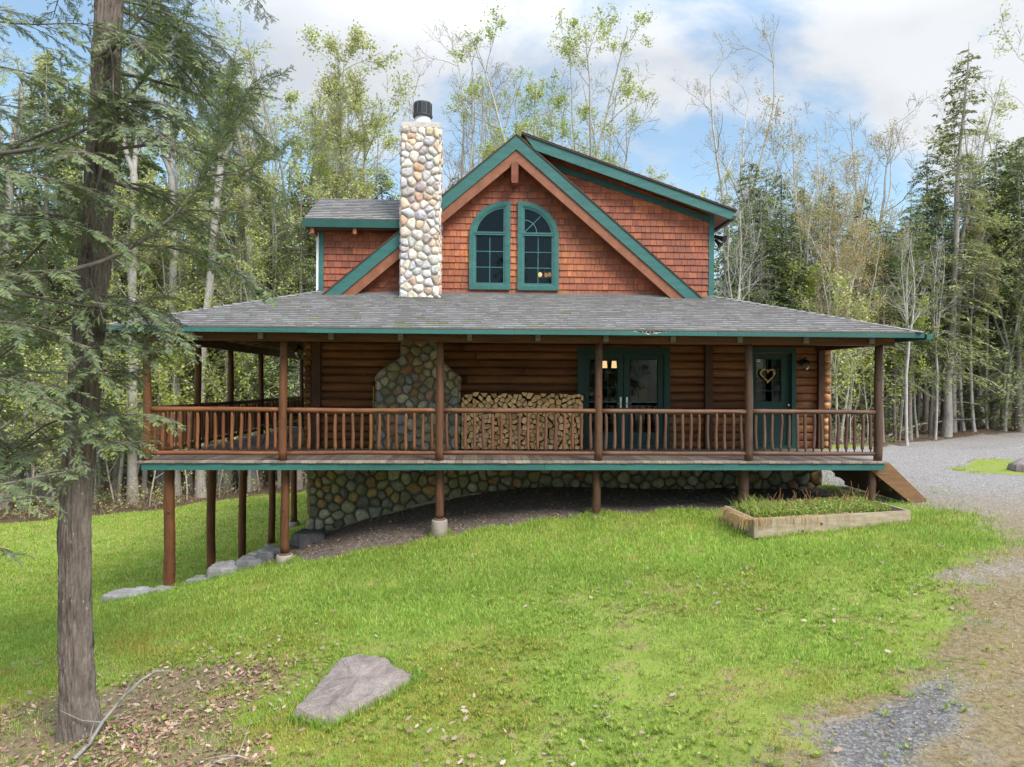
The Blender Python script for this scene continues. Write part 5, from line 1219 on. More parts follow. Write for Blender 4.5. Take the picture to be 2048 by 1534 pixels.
def bough(P, r, dens=1.0, tw0=.12, droop=.25, maxl=.55, plane=None):
    """a limb with flat feathery sprays; P are its points"""
    P = np.asarray(P, float); seg = np.linalg.norm(np.diff(P, axis=0), axis=1); cum = np.r_[0, np.cumsum(seg)]; L = cum[-1]
    fine = np.linspace(0, L, max(8, int(L / .12))); Q = np.stack([np.interp(fine, cum, P[:, i]) for i in range(3)], 1); Q[1:-1] += hr.normal(size=(len(Q) - 2, 3)) * .007
    for _ in range(2): Q[1:-1] = (Q[:-2] + 2 * Q[1:-1] + Q[2:]) / 4
    HB.tube(Q, np.linspace(r, .0035, len(Q)), 6, np.array((.15, .125, .11)) * hr.uniform(.85, 1.2))
    nT = int(L / .042 * dens); sP, sD, sL, sN = [], [], [], []
    for q in range(nT):
        s = L * (tw0 + (1 - tw0) * (q + hr.random()) / nT); p = np.array([np.interp(s, cum, P[:, i]) for i in range(3)]); p2 = np.array([np.interp(min(L, s + .05), cum, P[:, i]) for i in range(3)]); d = unit(p2 - p + 1e-6)
        n0 = unit(np.array([0, 0, 1]) + hr.normal(size=3) * .25 if plane is None else np.array(plane) + hr.normal(size=3) * .3)
        sd = unit(np.cross(n0, d)) * (1 if q % 2 else -1)
        l = min(maxl, (.16 + .42 * (L - s) ** .8)) * hr.uniform(.45, 1.15)
        td = unit(sd * .8 + d * .65 + hr.normal(size=3) * .12); m = 5; T_ = [p]; dd = td
        for _ in range(m): dd = unit(dd + np.array([0, 0, -droop * .35])); T_.append(T_[-1] + dd * l / m)
        T_ = np.array(T_); HB.tube(T_, np.linspace(.0042, .0016, m + 1), 3, np.array((.17, .13, .10)))
        k = max(3, int(l / .016)); tt = (np.arange(k) + hr.random(k)) / k; tt = .1 + .9 * tt
        X_ = np.stack([np.interp(tt * m, np.arange(m + 1), T_[:, i]) for i in range(3)], 1); ii = np.minimum((tt * m).astype(int), m - 1); dl = unit(T_[ii + 1] - T_[ii])
        nn = unit(np.cross(dl, np.cross(np.array([0, 0, 1.]), dl)) + hr.normal(size=(k, 3)) * .2); ss = np.cross(nn, dl) * np.where(np.arange(k) % 2, 1, -1)[:, None]
        sd2 = unit(ss * .75 + dl * .7 + hr.normal(size=(k, 3)) * .12 + np.array([0, 0, -.12])); ll = (.028 + .055 * (1 - tt) * min(1, l / .35) + .015) * hr.uniform(.7, 1.2, k)
        keep = hr.random(k) > .12
        sP.append(X_[keep]); sD.append(sd2[keep]); sL.append(ll[keep]); sN.append(nn[keep])
    if sP: needles(np.concatenate(sP), np.concatenate(sD), np.concatenate(sL), np.concatenate(sN))
def px(*a): return [(XU(u, y), y, ZV(v, u, y)) for u, v, y in a]
bough(px((-60, 590, 6.0), (0, 572, 6.0), (95, 550, 6.0), (180, 531, 6.1), (240, 508, 6.2), (300, 470, 6.3), (360, 420, 6.4), (405, 355, 6.5), (440, 285, 6.6), (468, 225, 6.7), (500, 165, 6.8), (560, 150, 6.9)), .028, .95, .35)
bough(px((-60, 575, 6.3), (0, 583, 6.3), (100, 602, 6.3), (200, 616, 6.3), (290, 605, 6.4), (350, 580, 6.5), (400, 556, 6.6)), .022, .6, .3)
bough(px((-40, 310, 6.1), (60, 300, 6.1), (120, 282, 6.15), (165, 262, 6.2), (210, 238, 6.25), (250, 200, 6.3), (290, 150, 6.4), (340, 85, 6.5), (380, 20, 6.6)), .022, .8, .25)
bough(px((195, 112, 6.5), (240, 80, 6.5), (300, 10, 6.5), (330, -40, 6.5)), .018, .8, .2)
bough(px((-40, 880, 5.9), (0, 862, 5.9), (60, 815, 6.0), (100, 785, 6.1), (140, 742, 6.2), (190, 690, 6.4)), .016, .8, .2)
bough(px((400, 352, 6.5), (440, 352, 6.6), (490, 345, 6.7), (530, 320, 6.8), (580, 285, 6.9)), .011, .9, .15)
bough(px((360, 420, 6.4), (420, 420, 6.5), (480, 425, 6.6), (550, 420, 6.8)), .009, .9, .15)
bough(px((300, 470, 6.3), (370, 480, 6.4), (430, 500, 6.5), (500, 498, 6.6)), .009, .8, .15)
bough(px((440, 285, 6.6), (430, 230, 6.6), (450, 180, 6.6), (470, 130, 6.7)), .008, .9, .15)
bough(px((-30, 975, 5.6), (40, 960, 5.7), (120, 945, 5.8), (170, 935, 5.9)), .010, .8, .1); bough(px((-30, 1010, 5.4), (20, 1000, 5.5), (70, 990, 5.6), (110, 1000, 5.7)), .009, 1.0, .1); bough(px((-30, 1090, 5.6), (0, 1095, 5.6), (30, 1112, 5.7)), .006, 1.0, .1)
bough(px((150, 760, 6.5), (210, 740, 6.3), (270, 715, 6.3), (320, 700, 6.4), (360, 690, 6.5)), .013, 1.0, .15); bough(px((210, 760, 6.5), (260, 745, 6.4), (300, 735, 6.5)), .008, .9, .15); bough(px((180, 830, 6.6), (240, 830, 6.5), (300, 825, 6.6), (350, 840, 6.7)), .009, .9, .15)
bough(px((150, 860, 6.6), (200, 880, 6.4), (250, 890, 6.4), (300, 880, 6.5)), .009, .9, .15)
for k in range(58):
    z = -.1 + 6.4 * (k + hr.random()) / 58; a = hr.uniform(0, 6.28); L = hr.uniform(1.1, 2.9) * (1 if z > .8 else .55 + .3 * max(0, z)); rise = hr.uniform(-.15, .45)
    if math.cos(a) > .2: L = min(L, hr.uniform(.45, .8) if z < 1.0 else (hr.uniform(.6, 1.05) if z < 2.1 else hr.uniform(1.1, 2.0)))
    if math.sin(a) < -.4:
        if hr.random() < .5: continue
        L = min(L, 1.3)
    c0 = np.array([np.interp(z + CZ - CZ, HP[:, 2], HP[:, 0]), TY, z + .55]); hd = np.array([math.cos(a), math.sin(a), 0]); s = np.linspace(0, 1, 8)
    P = c0 + hd * (L * s)[:, None] + np.array([0, 0, 1]) * (L * (rise * s - (.35 + .55 * rise) * s ** 2))[:, None]; P[1:] += np.cumsum(hr.normal(size=(7, 3)) * .02, 0)
    bough(P, .008 + .006 * L, .72, .2)
for k in range(26):      # limbs of the same crown reaching in from beyond the left side
    z = hr.uniform(.5, 4.6); y = hr.uniform(5.6, 7.6); x0 = XU(-260, y); L = hr.uniform(.8, 1.7); rise = hr.uniform(-.1, .5); s = np.linspace(0, 1, 8); hd = unit(np.array([1, hr.uniform(-.3, .3), 0]))
    P = np.array([x0, y, z]) + hd * (L * s)[:, None] + np.array([0, 0, 1]) * (L * (rise * s - .35 * s ** 2))[:, None]; bough(P, .014, .85, .1)
for a in (((-60, 330, 5.9), (40, 345, 5.95), (130, 365, 6.0), (220, 395, 6.1), (300, 440, 6.2)), ((-60, 120, 6.1), (60, 150, 6.1), (150, 170, 6.15), (230, 210, 6.2), (300, 260, 6.3)),
          ((-60, 640, 5.9), (40, 645, 5.9), (130, 670, 6.0), (190, 715, 6.1)), ((-60, 440, 6.0), (50, 430, 6.0), (140, 445, 6.05), (230, 480, 6.1), (290, 530, 6.2)),
          ((-60, 760, 6.0), (30, 755, 6.0), (110, 775, 6.05), (170, 820, 6.1)), ((-60, 40, 6.2), (60, 50, 6.2), (160, 45, 6.2), (250, 70, 6.3), (340, 120, 6.4)),
          ((180, 560, 6.45), (190, 590, 6.3), (205, 640, 6.2)), ((205, 330, 6.45), (190, 370, 6.3), (175, 430, 6.2), (170, 490, 6.15)), ((170, 800, 6.45), (150, 840, 6.3), (140, 900, 6.2), (145, 960, 6.2)), ((215, 90, 6.45), (225, 130, 6.3), (220, 200, 6.2), (235, 270, 6.15))):
    bough(px(*a), .010, .8, .12, droop=.35)
for a in (((190, 590, 6.4), (250, 610, 6.35), (310, 640, 6.4), (350, 670, 6.45), (385, 715, 6.5)), ((230, 640, 6.5), (280, 655, 6.45), (330, 662, 6.5), (375, 668, 6.55)), ((250, 600, 6.6), (300, 615, 6.6), (345, 640, 6.6), (370, 690, 6.65)), ((160, 700, 6.4), (220, 690, 6.4), (280, 690, 6.4), (340, 700, 6.5))):
    bough(px(*a), .007, 1.0, .1, droop=.3, maxl=.32)
for k in range(34):      # dead bare twigs on the lower trunk
    z = hr.uniform(.7, 4.5); a = hr.uniform(0, 6.28); L = hr.uniform(.3, .9); c0 = np.array([np.interp(z, HP[:, 2], HP[:, 0]), TY, z]); hd = np.array([math.cos(a), math.sin(a), hr.uniform(-.5, .4)])
    P = c0 + hd * (L * np.linspace(0, 1, 6))[:, None]; P[1:] += np.cumsum(hr.normal(size=(5, 3)) * .03, 0); HB.tube(P, np.linspace(.007, .002, 6), 4, np.array((.30, .27, .24)))
v, f, c = HB.get(); nmesh('limbs', v, f, c, M['bark'], big)
nv = np.concatenate(nv); nc = np.concatenate(nc); print('needles', len(nc))
nmesh('needles', nv, np.arange(len(nv)).reshape(-1, 3), nc, M['needle'], big)
# ------------------------------------------------------------------ rocks, garden bed, branches
def rock(name, outline, thick, label, col, seed, group=None, bevel=.12, tilt=(0, 0), sink=.06, dome=.0):
    """flat boulder from an (x,y) outline: worn irregular edge, uneven top, buried foot"""
    r = np.random.default_rng(seed); o = np.array(outline, float); o = np.array(chaikin([tuple(p) for p in o], 1, .10)); k = len(o)
    pts = []
    for i in range(k):
        a, b = o[i], o[(i + 1) % k]; m = max(1, int(np.linalg.norm(b - a) / .05))
        for q in range(m): pts.append(a + (b - a) * q / m)
    o = np.array(pts); o += r.normal(size=o.shape) * .008; c = o.mean(0); n = len(o); size = np.linalg.norm(o - c, axis=1).mean()
    g = float(ground_at(c[0], c[1])[0]); V = []
    for s, h in ((1.04, -sink * 2), (1.03, .25), (1.0, .7), (.96, .92), (.88, 1.0), (.72, 1.02), (.5, 1.03), (.28, 1.04), (.1, 1.04)):
        p = c + (o - c) * s; gg = g + (p[:, 0] - c[0]) * tilt[0] + (p[:, 1] - c[1]) * tilt[1]
        z = gg + thick * h + (fbm(p[:, 0] * 4 + seed, p[:, 1] * 4, seed) - .5) * .09 * (h > .5) * min(1, size / .4) + (fbm(p[:, 0] * 15, p[:, 1] * 15, seed + 3) - .5) * .035 + dome * (1 - s * s) * (s < 1)
        V.append(np.stack([p[:, 0], p[:, 1], z], 1))
    V = np.concatenate(V + [np.array([[c[0], c[1], V[-1][:, 2].mean()]])]); F = []
    for q in range(8):
        for i in range(n): F.append([q * n + i, q * n + (i + 1) % n, (q + 1) * n + (i + 1) % n, (q + 1) * n + i])
    for i in range(0, n): F.append([8 * n + i, 8 * n + (i + 1) % n, 9 * n, 9 * n])
    b = MB(); b.add(V, [f if f[2] != f[3] else f[:3] for f in F], col); o_ = b.build(name, M['rock'], None)
    V = V - np.array([c[0], c[1], g]); o_.data.vertices.foreach_set('co', V.astype(np.float32).ravel()); o_.data.update(); o_.location = (c[0], c[1], g)
    return tag(o_, label, 'rock', group)
G_ = 'boulders edging the bank below the deck'
rock('rock', [(-1.74, 6.50), (-1.62, 6.42), (-1.34, 6.33), (-1.06, 6.62), (-.72, 7.05), (-.69, 7.14), (-.86, 7.27), (-1.05, 7.62), (-1.3, 7.72), (-1.52, 7.68), (-1.60, 7.35), (-1.66, 6.95)], .085, 'large flat purplish grey rock lying in the front lawn', (.215, .172, .150), 5, tilt=(-.02, .03))
rock('rock', [(-6.82, 12.5), (-6.4, 12.42), (-6.02, 12.5), (-6.0, 12.85), (-6.3, 13.15), (-6.7, 13.0)], .10, 'flat pale boulder at the left end of the row, beside the corner post', (.27, .255, .24), 6, G_)
rock('rock', [(-6.0, 12.5), (-5.6, 12.52), (-5.55, 12.75), (-5.9, 12.8)], .07, 'small low stone right beside the foot of the corner post', (.25, .24, .225), 7, G_)
rock('rock', [(-5.45, 12.75), (-5.05, 12.72), (-5.0, 13.05), (-5.35, 13.1)], .09, 'small grey boulder just right of the corner post', (.19, .182, .175), 8, G_)
rock('rock', [(-5.08, 12.80), (-4.6, 12.8), (-4.5, 13.1), (-4.75, 13.4), (-5.1, 13.2)], .19, 'rounded grey boulder in front of the second side post', (.20, .19, .185), 9, G_, dome=.03)
rock('rock', [(-4.62, 12.95), (-4.22, 12.92), (-4.05, 13.2), (-4.3, 13.45), (-4.6, 13.35)], .19, 'dark slanting boulder between the side posts and the pier', (.12, .12, .122), 10, G_)
rock('rock', [(-4.28, 13.1), (-3.95, 13.02), (-3.83, 13.3), (-4.05, 13.5), (-4.25, 13.4)], .25, 'dark upright boulder touching the concrete pier', (.105, .105, .108), 11, G_)
rock('rock', [(-3.6, 13.75), (-3.2, 14.0), (-3.3, 14.5), (-3.75, 14.5), (-3.9, 14.1)], .20, 'dark boulder at the corner of the stone foundation', (.085, .08, .08), 12, G_)
rock('stone_slab', [(-4.75, 13.7), (-4.05, 13.65), (-3.9, 14.6), (-4.6, 14.7)], .10, 'pale flat slab laid as a step under the deck', (.36, .32, .295), 13)
rock('stone_slab', [(-4.6, 17.0), (-3.9, 16.9), (-3.9, 17.8), (-4.5, 17.9)], .08, 'pale flat slab further back by the foundation corner', (.33, .31, .30), 14)
rock('rock', [(14.0, 17.4), (14.3, 17.15), (14.8, 17.2), (15.05, 17.5), (14.9, 17.85), (14.5, 18.0), (14.1, 17.8)], .17, 'rounded boulder beside the gravel drive at the right edge', (.20, .165, .15), 15, dome=.14)

# raised garden bed
gb = empty('garden_bed', (5.7, 11.4, -1.05), 'raised garden bed of weathered timber in front of the deck', 'garden bed')
bz = -.99; c1 = (.36, .285, .20)
A, B_, C_, D_ = (4.40, 10.87), (7.22, 11.22), (7.18, 12.20), (4.30, 12.0)
def plank(p, q, z0a, z0b, h, th, col):
    b = MB(); d = Vector((q[0] - p[0], q[1] - p[1], 0)); nrm = Vector((-d.y, d.x, 0)).normalized() * th
    P = [Vector((p[0], p[1], z0a)), Vector((q[0], q[1], z0b)), Vector((q[0], q[1], z0b + h)), Vector((p[0], p[1], z0a + h))]
    b.prism(P, nrm, col)
    for t in (.30, .42, .66):      # knots
        k = P[0] + (P[1] - P[0]) * t + Vector((0, 0, h * (.4 + .2 * math.sin(t * 17)))) - nrm * .06; nn = nrm.normalized()
        b.tube([k, k - nn * .004], [.026, .02], 9, (.12, .08, .05))
    b.build('board', M['plank'], gb)
plank(A, B_, bz - .06, bz + .0, .31, .04, c1); plank(D_, A, bz - .05, bz - .06, .31, .04, (.30, .25, .19)); plank(C_, D_, bz - .0, bz - .05, .30, .04, (.28, .22, .16)); plank(B_, C_, bz, bz, .31, .04, (.32, .26, .19))
b = MB(); b.add([(A[0] + .02, A[1] + .03, -.82), (B_[0] - .02, B_[1] + .03, -.76), (C_[0] - .02, C_[1] - .02, -.76), (D_[0] + .02, D_[1] - .02, -.80)], [(0, 1, 2, 3)]); b.build('soil', M['soil'], gb)
pr_ = np.random.default_rng(12)
def blades(P, H, Wd, lean, col, rng):
    """bent triangular blades as two-segment strips -> (verts, tris, cols)"""
    n = len(P); a = rng.uniform(0, 2 * np.pi, n); side = np.stack([np.cos(a), np.sin(a), np.zeros(n)], 1); b = rng.uniform(0, 2 * np.pi, n); ln = np.stack([np.cos(b), np.sin(b), np.zeros(n)], 1) * (lean * rng.uniform(.1, 1, n) * H)[:, None]
    up = np.array([0, 0, 1.]) * H[:, None]; w = side * (Wd / 2)[:, None]
    V = np.stack([P - w, P + w, P + up * .62 + ln * .35 + w * .7, P + up * .62 + ln * .35 - w * .7, P + up * .93 + ln], 1).reshape(-1, 3)
    k = np.arange(n)[:, None] * 5; F = np.concatenate([k + [0, 1, 2], k + [0, 2, 3], k + [3, 2, 4]], 1).reshape(-1, 3)
    return V, F, np.repeat(col, 3, 0)
n = 2600; s, t = pr_.random(n), pr_.random(n); P = np.stack([A[0] + .06 + s * 2.55, A[1] + .08 + s * .42 + t * 1.02, np.full(n, -.80) + s * .05], 1)
h = pr_.uniform(.06, .18, n) * (1 + .9 * np.exp(-((s - .12) / .13) ** 2)); col = np.array([(.26, .36, .05), (.32, .40, .07), (.20, .29, .045), (.40, .33, .16)])[pr_.integers(0, 4, n)] * pr_.uniform(.8, 1.2, (n, 1))
v, f, c = blades(P, h, np.full(n, .014), .8, col, pr_)
LBed = TB(); m = 3200; s, t = pr_.random(m), pr_.random(m); q = np.stack([A[0] + .08 + s * 2.5, A[1] + .08 + s * .42 + t * 1.0, -.76 + s * .05 + pr_.uniform(0, .11, m)], 1); leaves(LBed, q, .026, pr_, ((.28, .37, .07), (.33, .40, .09), (.21, .29, .06), (.36, .34, .13)))
v2, f2, c2 = LBed.get(); f2t = np.concatenate([f2[:, [0, 1, 2]], f2[:, [0, 2, 3]]]); 
bp_ = nmesh('bed_plants', np.concatenate([v, v2]), np.concatenate([f, f2t + len(v)]), np.concatenate([c, c2, c2]), M['leaf']); tag(bp_, 'green shoots and low leaves filling the raised bed', 'plants', kind='stuff')
ds = TB()
for k in range(70):
    s = pr_.random(); t = pr_.uniform(.3, .95); p = np.array([A[0] + .5 + s * 2.1, A[1] + .08 + s * .42 + t, -.79 + s * .05]); d = unit(np.array([pr_.normal() * .6, pr_.normal() * .4, 1])); L = pr_.uniform(.2, .42); ds.tube(np.array([p, p + d * L * .5 + pr_.normal(size=3) * .01, p + d * L]), [.0036, .003, .002], 4, np.array((1.0, .78, .75)))
for k in range(420):
    e = k % 3
    if e < 2: p = np.array([A[0] - .03 + pr_.normal() * .05, A[1] + pr_.uniform(-.02, 1.0), -.76]); d = np.array([-.5 + pr_.normal() * .4, pr_.normal() * .3, .1])
    else: s = pr_.random() ** 1.6; p = np.array([A[0] + s * 2.0, A[1] + s * .30 + .02, -.75 + s * .05]); d = np.array([pr_.normal() * .3, -.35, .1])
    L = pr_.uniform(.10, .26); ds.tube(np.array([p, p + d * L * .5 + [0, 0, .02], p + d * L * .8 + [0, 0, -.25 * L], p + d * L * .9 + [0, 0, -.8 * L]]), [.0028, .0026, .0024, .002], 3, np.array((1.3, 1.25, 1.3)) * pr_.uniform(.8, 1.15))
v, f, c = ds.get(); o = nmesh('dry_stalks', v, f, c, M['straw']); tag(o, 'dry straw and reddish dead stalks over the edge of the raised bed', 'plants', kind='stuff')

def branch(name, pts, r, subs, label, col, seed):
    rg = np.random.default_rng(seed); T_ = TB(); P = np.array(pts, float); P[:, 2] += ground_at(P[:, 0], P[:, 1]); T_.tube(P, np.linspace(r, r * .45, len(P)), 9, np.array(col))
    for k in range(subs):
        i = rg.integers(1, len(P) - 1); d = unit(np.append(rg.normal(size=2), rg.uniform(.1, .9))); L = rg.uniform(.15, .4); T_.tube(np.array([P[i], P[i] + d * L * .5 + rg.normal(size=3) * .02, P[i] + d * L]), [r * .4, r * .3, r * .12], 6, np.array(col) * .9)
    o = nmesh('', *T_.get(), M['bark']); ob = link(name, o); return tag(ob, label, 'branch')
branch('fallen_branch', [(-3.52, 6.05, .03), (-3.50, 6.25, .06), (-3.52, 6.5, .12), (-3.50, 6.8, .22), (-3.44, 7.05, .30), (-3.36, 7.2, .33), (-3.22, 7.22, .30)], .019, 6, 'lichen grey dead branch leaning at the foot of the big hemlock', (.27, .25, .21), 1)
branch('fallen_branch', [(-2.35, 5.35, .02), (-2.30, 5.6, .05), (-2.2, 5.78, .07), (-2.05, 5.86, .06), (-1.95, 5.84, .03)], .012, 5, 'small pale twig lying in the grass at the bottom edge', (.36, .31, .25), 2)
branch('fallen_branch', [(17.3, 29.3, .1), (19, 30.9, .25), (21, 32.0, .5), (23, 32.2, .6), (25.2, 32.8, .5)], .06, 9, 'long bare branch fallen across the right wood edge', (.34, .29, .25), 3)

# ------------------------------------------------------------------ lawn, weeds, leaf litter
gr = np.random.default_rng(31)
def visible(x, y, m=.06):
    d = x * _st + y * _ct; r = (x * _ct - y * _st) / np.maximum(d, .1); return (np.abs(r) < .75 + m) & (d > 4.3)
def sample(n, x0, x1, y0, y1):
    x = gr.uniform(x0, x1, n); y = gr.uniform(y0, y1, n); k = visible(x, y); return x[k], y[k]
gv, gf, gc, off = [], [], [], 0
GP = np.array([(.305, .45, .068), (.355, .49, .09), (.26, .41, .06), (.43, .51, .135), (.215, .345, .05)]); GY_ = np.array([(.38, .34, .07), (.42, .36, .08), (.34, .34, .065)])
for (x0, x1, y0, y1, n, w0) in ((-5.5, 7, 4.3, 7.5, 190000, .0078), (-8, 9, 7.5, 10.5, 190000, .0085), (-10, 10, 10.5, 14.5, 170000, .010), (-14, 13, 14.5, 20, 110000, .014), (-24, 17, 20, 31, 100000, .022)):
    x, y = sample(n, x0, x1, y0, y1); a, d, l, la = masks(x, y)
    patch = fbm(x * .55, y * .55, 40); fine = fbm(x * 2.2, y * 2.2, 41)
    p = la * (1 - .95 * np.clip(a * 1.1, 0, 1)) * (1 - np.clip(d * 1.15, 0, 1)) * (1 - .66 * l) * np.clip(.5 + 1.4 * (fine - .35), .2, 1) * np.where(y < 9, np.clip(.66 + 2.0 * (patch - .45), .34, 1), 1)
    k = gr.random(len(x)) < p; x, y, patch, fine, l, a = x[k], y[k], patch[k], fine[k], l[k], a[k]; m = len(x)
    lush = np.clip((y - 6.5) / 4, 0, 1); h = (.035 + .035 * lush + .05 * np.clip(fine - .52, 0, 1)) * gr.uniform(.55, 1.35, m)
    yel = np.clip((fbm(x * .8 + 9, y * .8, 44) - .47) * 5, 0, 1) * np.clip(1.0 - lush * .75, 0, 1) * .85 + .05; yel = np.maximum(yel, np.exp(-((x + 5.0) / 2.6) ** 2 - ((y - 8.9) / .8) ** 2) * np.clip((fine - .3) * 3, .2, 1))
    c = GP[gr.integers(0, 5, m)] * gr.uniform(.8, 1.2, (m, 1)); cy = GY_[gr.integers(0, 3, m)]; s = (gr.random(m) < yel)[:, None]; c = np.where(s, cy, c)
    c = c * ((.78 + .44 * patch) * gr.uniform(.7, 1.3, m))[:, None]
    v, f, cc = blades(np.stack([x, y, ground_at(x, y) - .004], 1), h, np.full(m, w0) * gr.uniform(.7, 1.3, m), .9, c, gr)
    gv.append(v); gf.append(f + off); gc.append(cc); off += len(v)
# taller tufts left where a mower does not reach: round the rocks, the bed, the piers and the tree
ROCKO = [(-1.78, 6.46), (-1.62, 6.36), (-1.34, 6.27), (-1.02, 6.6), (-.68, 7.02), (-.63, 7.16), (-.83, 7.3), (-1.02, 7.68), (-1.3, 7.78), (-1.56, 7.72), (-1.64, 7.35), (-1.7, 6.95)]
tx_, ty_ = [], []
def along(poly, n, w, closed=True):
    P = np.array(poly + poly[:1] if closed else poly, float); i = gr.integers(0, len(P) - 1, n); t = gr.random(n)[:, None]; q = P[i] * (1 - t) + P[i + 1] * t + gr.normal(size=(n, 2)) * w; tx_.append(q[:, 0]); ty_.append(q[:, 1])
along(ROCKO, 1500, .03); along([A, B_, C_], 1300, .05, False); along([(-6.9, 12.4), (-6.0, 12.4), (-5.2, 12.65), (-4.5, 12.85), (-3.9, 12.95), (-3.3, 12.6)], 1500, .05, False)
for cx_, cy_, r_ in ((-3.66, 12.85, .17), (-.8, 12.85, .17), (2.15, 12.85, .15), (-5.77, 12.85, .12), (4.98, 12.85, .12)): along([(cx_ + r_ * math.cos(a_), cy_ + r_ * math.sin(a_)) for a_ in np.linspace(0, 6.0, 9)], 220, .03)
x, y = np.concatenate(tx_), np.concatenate(ty_); m = len(x)
c = GP[gr.integers(0, 5, m)] * gr.uniform(.7, 1.2, (m, 1)); v, f, cc = blades(np.stack([x, y, ground_at(x, y) - .01], 1), gr.uniform(.05, .15, m), np.full(m, .008), .9, c, gr)
gv.append(v); gf.append(f + off); gc.append(cc); off += len(v)
grass = nmesh('grass', np.concatenate(gv), np.concatenate(gf), np.concatenate(gc), M['grass']); print('grass tris', len(grass.data.polygons))
tag(grass, 'bright green spring lawn sloping down to the left', 'grass', kind='stuff')
# broad leaved weeds
x, y = sample(9000, -5, 7, 4.3, 10); a, d, l, la = masks(x, y); k = gr.random(len(x)) < la * (1 - a * .85) * (1 - l * .6) * np.clip((fbm(x * 1.1, y * 1.1, 50) - .38) * 4, 0.05, 1); x, y = x[k], y[k]; m = len(x)
q = 6; ang = gr.uniform(0, 6.28, (m, 1)) + np.arange(q) * 1.05 + gr.normal(size=(m, q)) * .25; Lr_ = gr.uniform(.010, .030, (m, 1)) * gr.uniform(.7, 1.2, (m, q)); el = gr.uniform(.3, 1.2, (m, q)); z = ground_at(x, y)
D = np.stack([np.cos(ang) * np.cos(el), np.sin(ang) * np.cos(el), np.sin(el)], -1); P0 = np.stack([x, y, z + .012], 1)[:, None]; sd = np.stack([-np.sin(ang), np.cos(ang), 0 * ang], -1)
P = (P0 + D * Lr_[..., None]).reshape(-1, 3); wv = TB(); wc = np.repeat(np.array([(.26, .34, .05), (.31, .38, .07), (.22, .30, .045)])[gr.integers(0, 3, m)] * gr.uniform(.8, 1.2, (m, 1)), q, 0); wv.quads(P, (D * Lr_[..., None]).reshape(-1, 3), (sd * (Lr_ * .42)[..., None]).reshape(-1, 3), wc)
o = nmesh('weeds', *wv.get(), M['leaf']); tag(o, 'small leafy weeds sprinkled through the near lawn', 'weeds', kind='stuff')
# dandelion heads
x, y = sample(5000, -22, 17, 11, 27); a, d, l, la = masks(x, y); k = gr.random(len(x)) < la * (1 - d) * np.clip((fbm(x * .35, y * .35, 60) - .44) * 5, .03, 1) * .34; x, y = x[k], y[k]; m = len(x); fl_ = TB()
P = np.stack([x, y, ground_at(x, y) + .085], 1); A_ = np.tile([.013, 0, 0.], (m, 1)); B2 = np.tile([0, .011, .008], (m, 1)); fl_.quads(P, A_, B2, np.tile((.62, .48, .03), (m, 1)))
o = nmesh('dandelions', *fl_.get(), M['leaf']); tag(o, 'yellow dandelion heads dotted over the lawn', 'flowers', kind='stuff')
# leaf litter
lv, lf_, lc_, off = [], [], [], 0
def litter(x, y, size, pal, lift=.012):
    global off
    m = len(x); z = ground_at(x, y); a = gr.uniform(0, 6.28, m); nrm = unit(np.stack([gr.normal(size=m) * .45, gr.normal(size=m) * .45, np.ones(m)], 1)); t = np.stack([np.cos(a), np.sin(a), 0 * a], 1); t = unit(t - nrm * (t * nrm).sum(1, keepdims=True)); b = np.cross(nrm, t); s = size * gr.uniform(.5, 1.3, m)
    # lobed oak-like outline
    out = [(1, 0), (.62, .22), (.45, .52), (.12, .28), (-.2, .50), (-.5, .24), (-1, .04), (-1, -.04), (-.5, -.24), (-.2, -.50), (.12, -.28), (.45, -.52), (.62, -.22)]; k = len(out); curl = gr.uniform(-.5, .7, m)
    V = [np.stack([x, y, z + lift + .1 * s], 1)]
    for (u, w) in out: V.append(V[0] + t * (u * s * .62)[:, None] + b * (w * s * .62)[:, None] + nrm * (curl * s * (.5 * w * w * 2 + .16 * u * u))[:, None])
    V = np.stack(V, 1).reshape(-1, 3); i = np.arange(m)[:, None] * (k + 1); F = np.concatenate([np.concatenate([i, i + 1 + q, i + 1 + (q + 1) % k], 1)[:, None] for q in range(k)], 1).reshape(-1, 3)
    c = np.array(pal)[gr.integers(0, len(pal), m)] * gr.uniform(.7, 1.2, (m, 1)); lv.append(V); lf_.append(F + off); lc_.append(np.repeat(c, k, 0)); off += len(V)
DEAD = ((.34, .20, .13), (.27, .15, .10), (.42, .27, .18), (.22, .13, .09), (.48, .35, .26), (.30, .17, .13))
x, y = sample(46000, -6.5, 1.5, 4.3, 9.2); a, d, l, la = masks(x, y); k = gr.random(len(x)) < np.clip(l * 1.1, 0, 1) * np.clip((fbm(x * 1.2, y * 1.2, 70) - .25) * 2.2, .1, 1); litter(x[k], y[k], .048, DEAD)
x, y = sample(5200, -6, 7, 4.3, 10); a, d, l, la = masks(x, y); k = gr.random(len(x)) < np.clip((fbm(x * .9, y * .9, 71) - .50) * 4.5, .025, .8) * np.clip((10.5 - y) / 4, 0, 1); litter(x[k], y[k], .055, ((.36, .275, .20), (.32, .235, .165), (.28, .18, .125), (.42, .33, .25)), .03)
x, y = sample(9000, -6, 7, 4.3, 10.5); a, d, l, la = masks(x, y); k = gr.random(len(x)) < (1 - l * .5) * np.clip((fbm(x * 1.4, y * 1.4, 73) - .40) * 4, .06, .9) * np.clip((11 - y) / 4, 0, 1); litter(x[k], y[k], .026, ((.30, .20, .12), (.38, .28, .18), (.24, .15, .09), (.20, .14, .09)), .012)
x, y = sample(2600, -5, 7.5, 12.6, 15); a, d, l, la = masks(x, y); k = gr.random(len(x)) < d * .6; litter(x[k], y[k], .06, ((.24, .16, .11), (.32, .21, .15), (.18, .12, .09)))
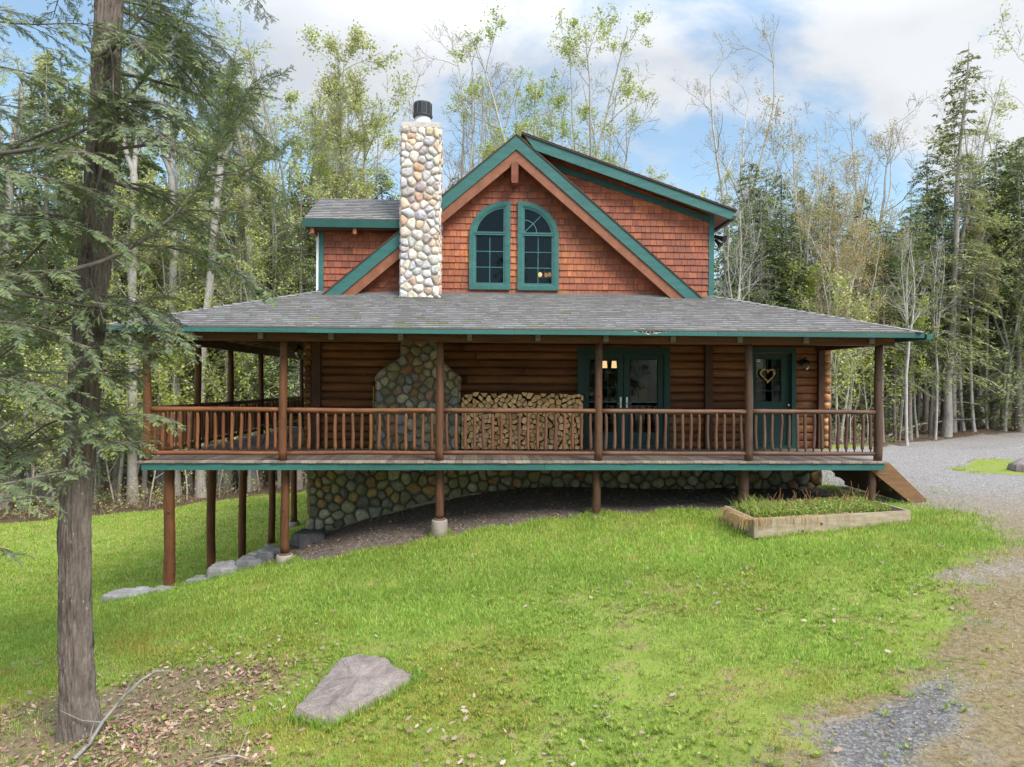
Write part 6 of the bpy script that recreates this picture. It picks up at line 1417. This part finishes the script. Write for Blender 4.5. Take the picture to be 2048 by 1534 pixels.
x, y = sample(5000, 10, 40, 24, 40); a, d, l, la = masks(x, y); k = gr.random(len(x)) < (1 - a) * .5; litter(x[k], y[k], .10, ((.30, .19, .13), (.24, .15, .11), (.38, .27, .19)))
o = nmesh('leaf_litter', np.concatenate(lv), np.concatenate(lf_), np.concatenate(lc_), M['litter']); tag(o, 'curled brown dead leaves scattered over the ground', 'dead leaves', kind='stuff')
# gravel stones
x, y = sample(26000, 1.5, 24, 4.3, 24); a, d, l, la = masks(x, y); k = gr.random(len(x)) < np.maximum(a * .9, 0) * np.clip(6 / y, .25, 1); x, y = x[k], y[k]
xb, yb = sample(9000, 2.0, 4.6, 4.4, 6.3); k = inpoly(xb, yb, BARE) & (gr.random(len(xb)) < .6); x = np.r_[x, xb[k]]; y = np.r_[y, yb[k]]
x2, y2 = sample(7000, -5, 7.5, 12.5, 15); a2, d2, _, _ = masks(x2, y2); k = gr.random(len(x2)) < d2 * .7; x = np.r_[x, x2[k]]; y = np.r_[y, y2[k]]; m = len(x)
s = gr.uniform(.006, .016, m) * np.clip(y / 9, .8, 1.8); off3 = np.array([(1, 0, 0), (0, 1, 0), (-1, 0, 0), (0, -1, 0), (0, 0, .8)]); V = np.stack([x, y, ground_at(x, y) - .001], 1)[:, None] + (off3[None] * gr.uniform(.6, 1.3, (m, 5, 3))) * s[:, None, None]
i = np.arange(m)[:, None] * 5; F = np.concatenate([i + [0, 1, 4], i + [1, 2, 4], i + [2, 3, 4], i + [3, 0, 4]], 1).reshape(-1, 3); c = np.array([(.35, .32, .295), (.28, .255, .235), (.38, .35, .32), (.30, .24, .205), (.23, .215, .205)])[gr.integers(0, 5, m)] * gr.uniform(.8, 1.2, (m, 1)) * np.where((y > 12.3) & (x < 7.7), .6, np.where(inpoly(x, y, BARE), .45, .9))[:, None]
o = nmesh('gravel', V.reshape(-1, 3), F, np.repeat(c, 4, 0), M['rock']); tag(o, 'loose grey gravel on the drive and under the deck', 'gravel', kind='stuff')
import math
f=1365.;th=math.radians(2.43);ro=.0055;CZ=1.43
st,ct=math.sin(th),math.cos(th)
def unp(u,v):
    a=(u-1024);b=(v-767)
    # undo roll: image rotated clockwise by ro
    a2=a*math.cos(ro)+b*math.sin(ro); b2=-a*math.sin(ro)+b*math.cos(ro)
    r=a2/f; d=-b2/f
    return (st+ r*ct, ct - r*st, d)
def atY(u,v,Y):
    x,y,z=unp(u,v); t=Y/y
    return (round(x*t,3),round(CZ+z*t,3))
def atZ(u,v,Z):
    x,y,z=unp(u,v); t=(Z-CZ)/z
    return (round(x*t,3),round(y*t,3))
def atX(u,v,X):
    x,y,z=unp(u,v); t=X/x
    return (round(y*t,3),round(CZ+z*t,3))
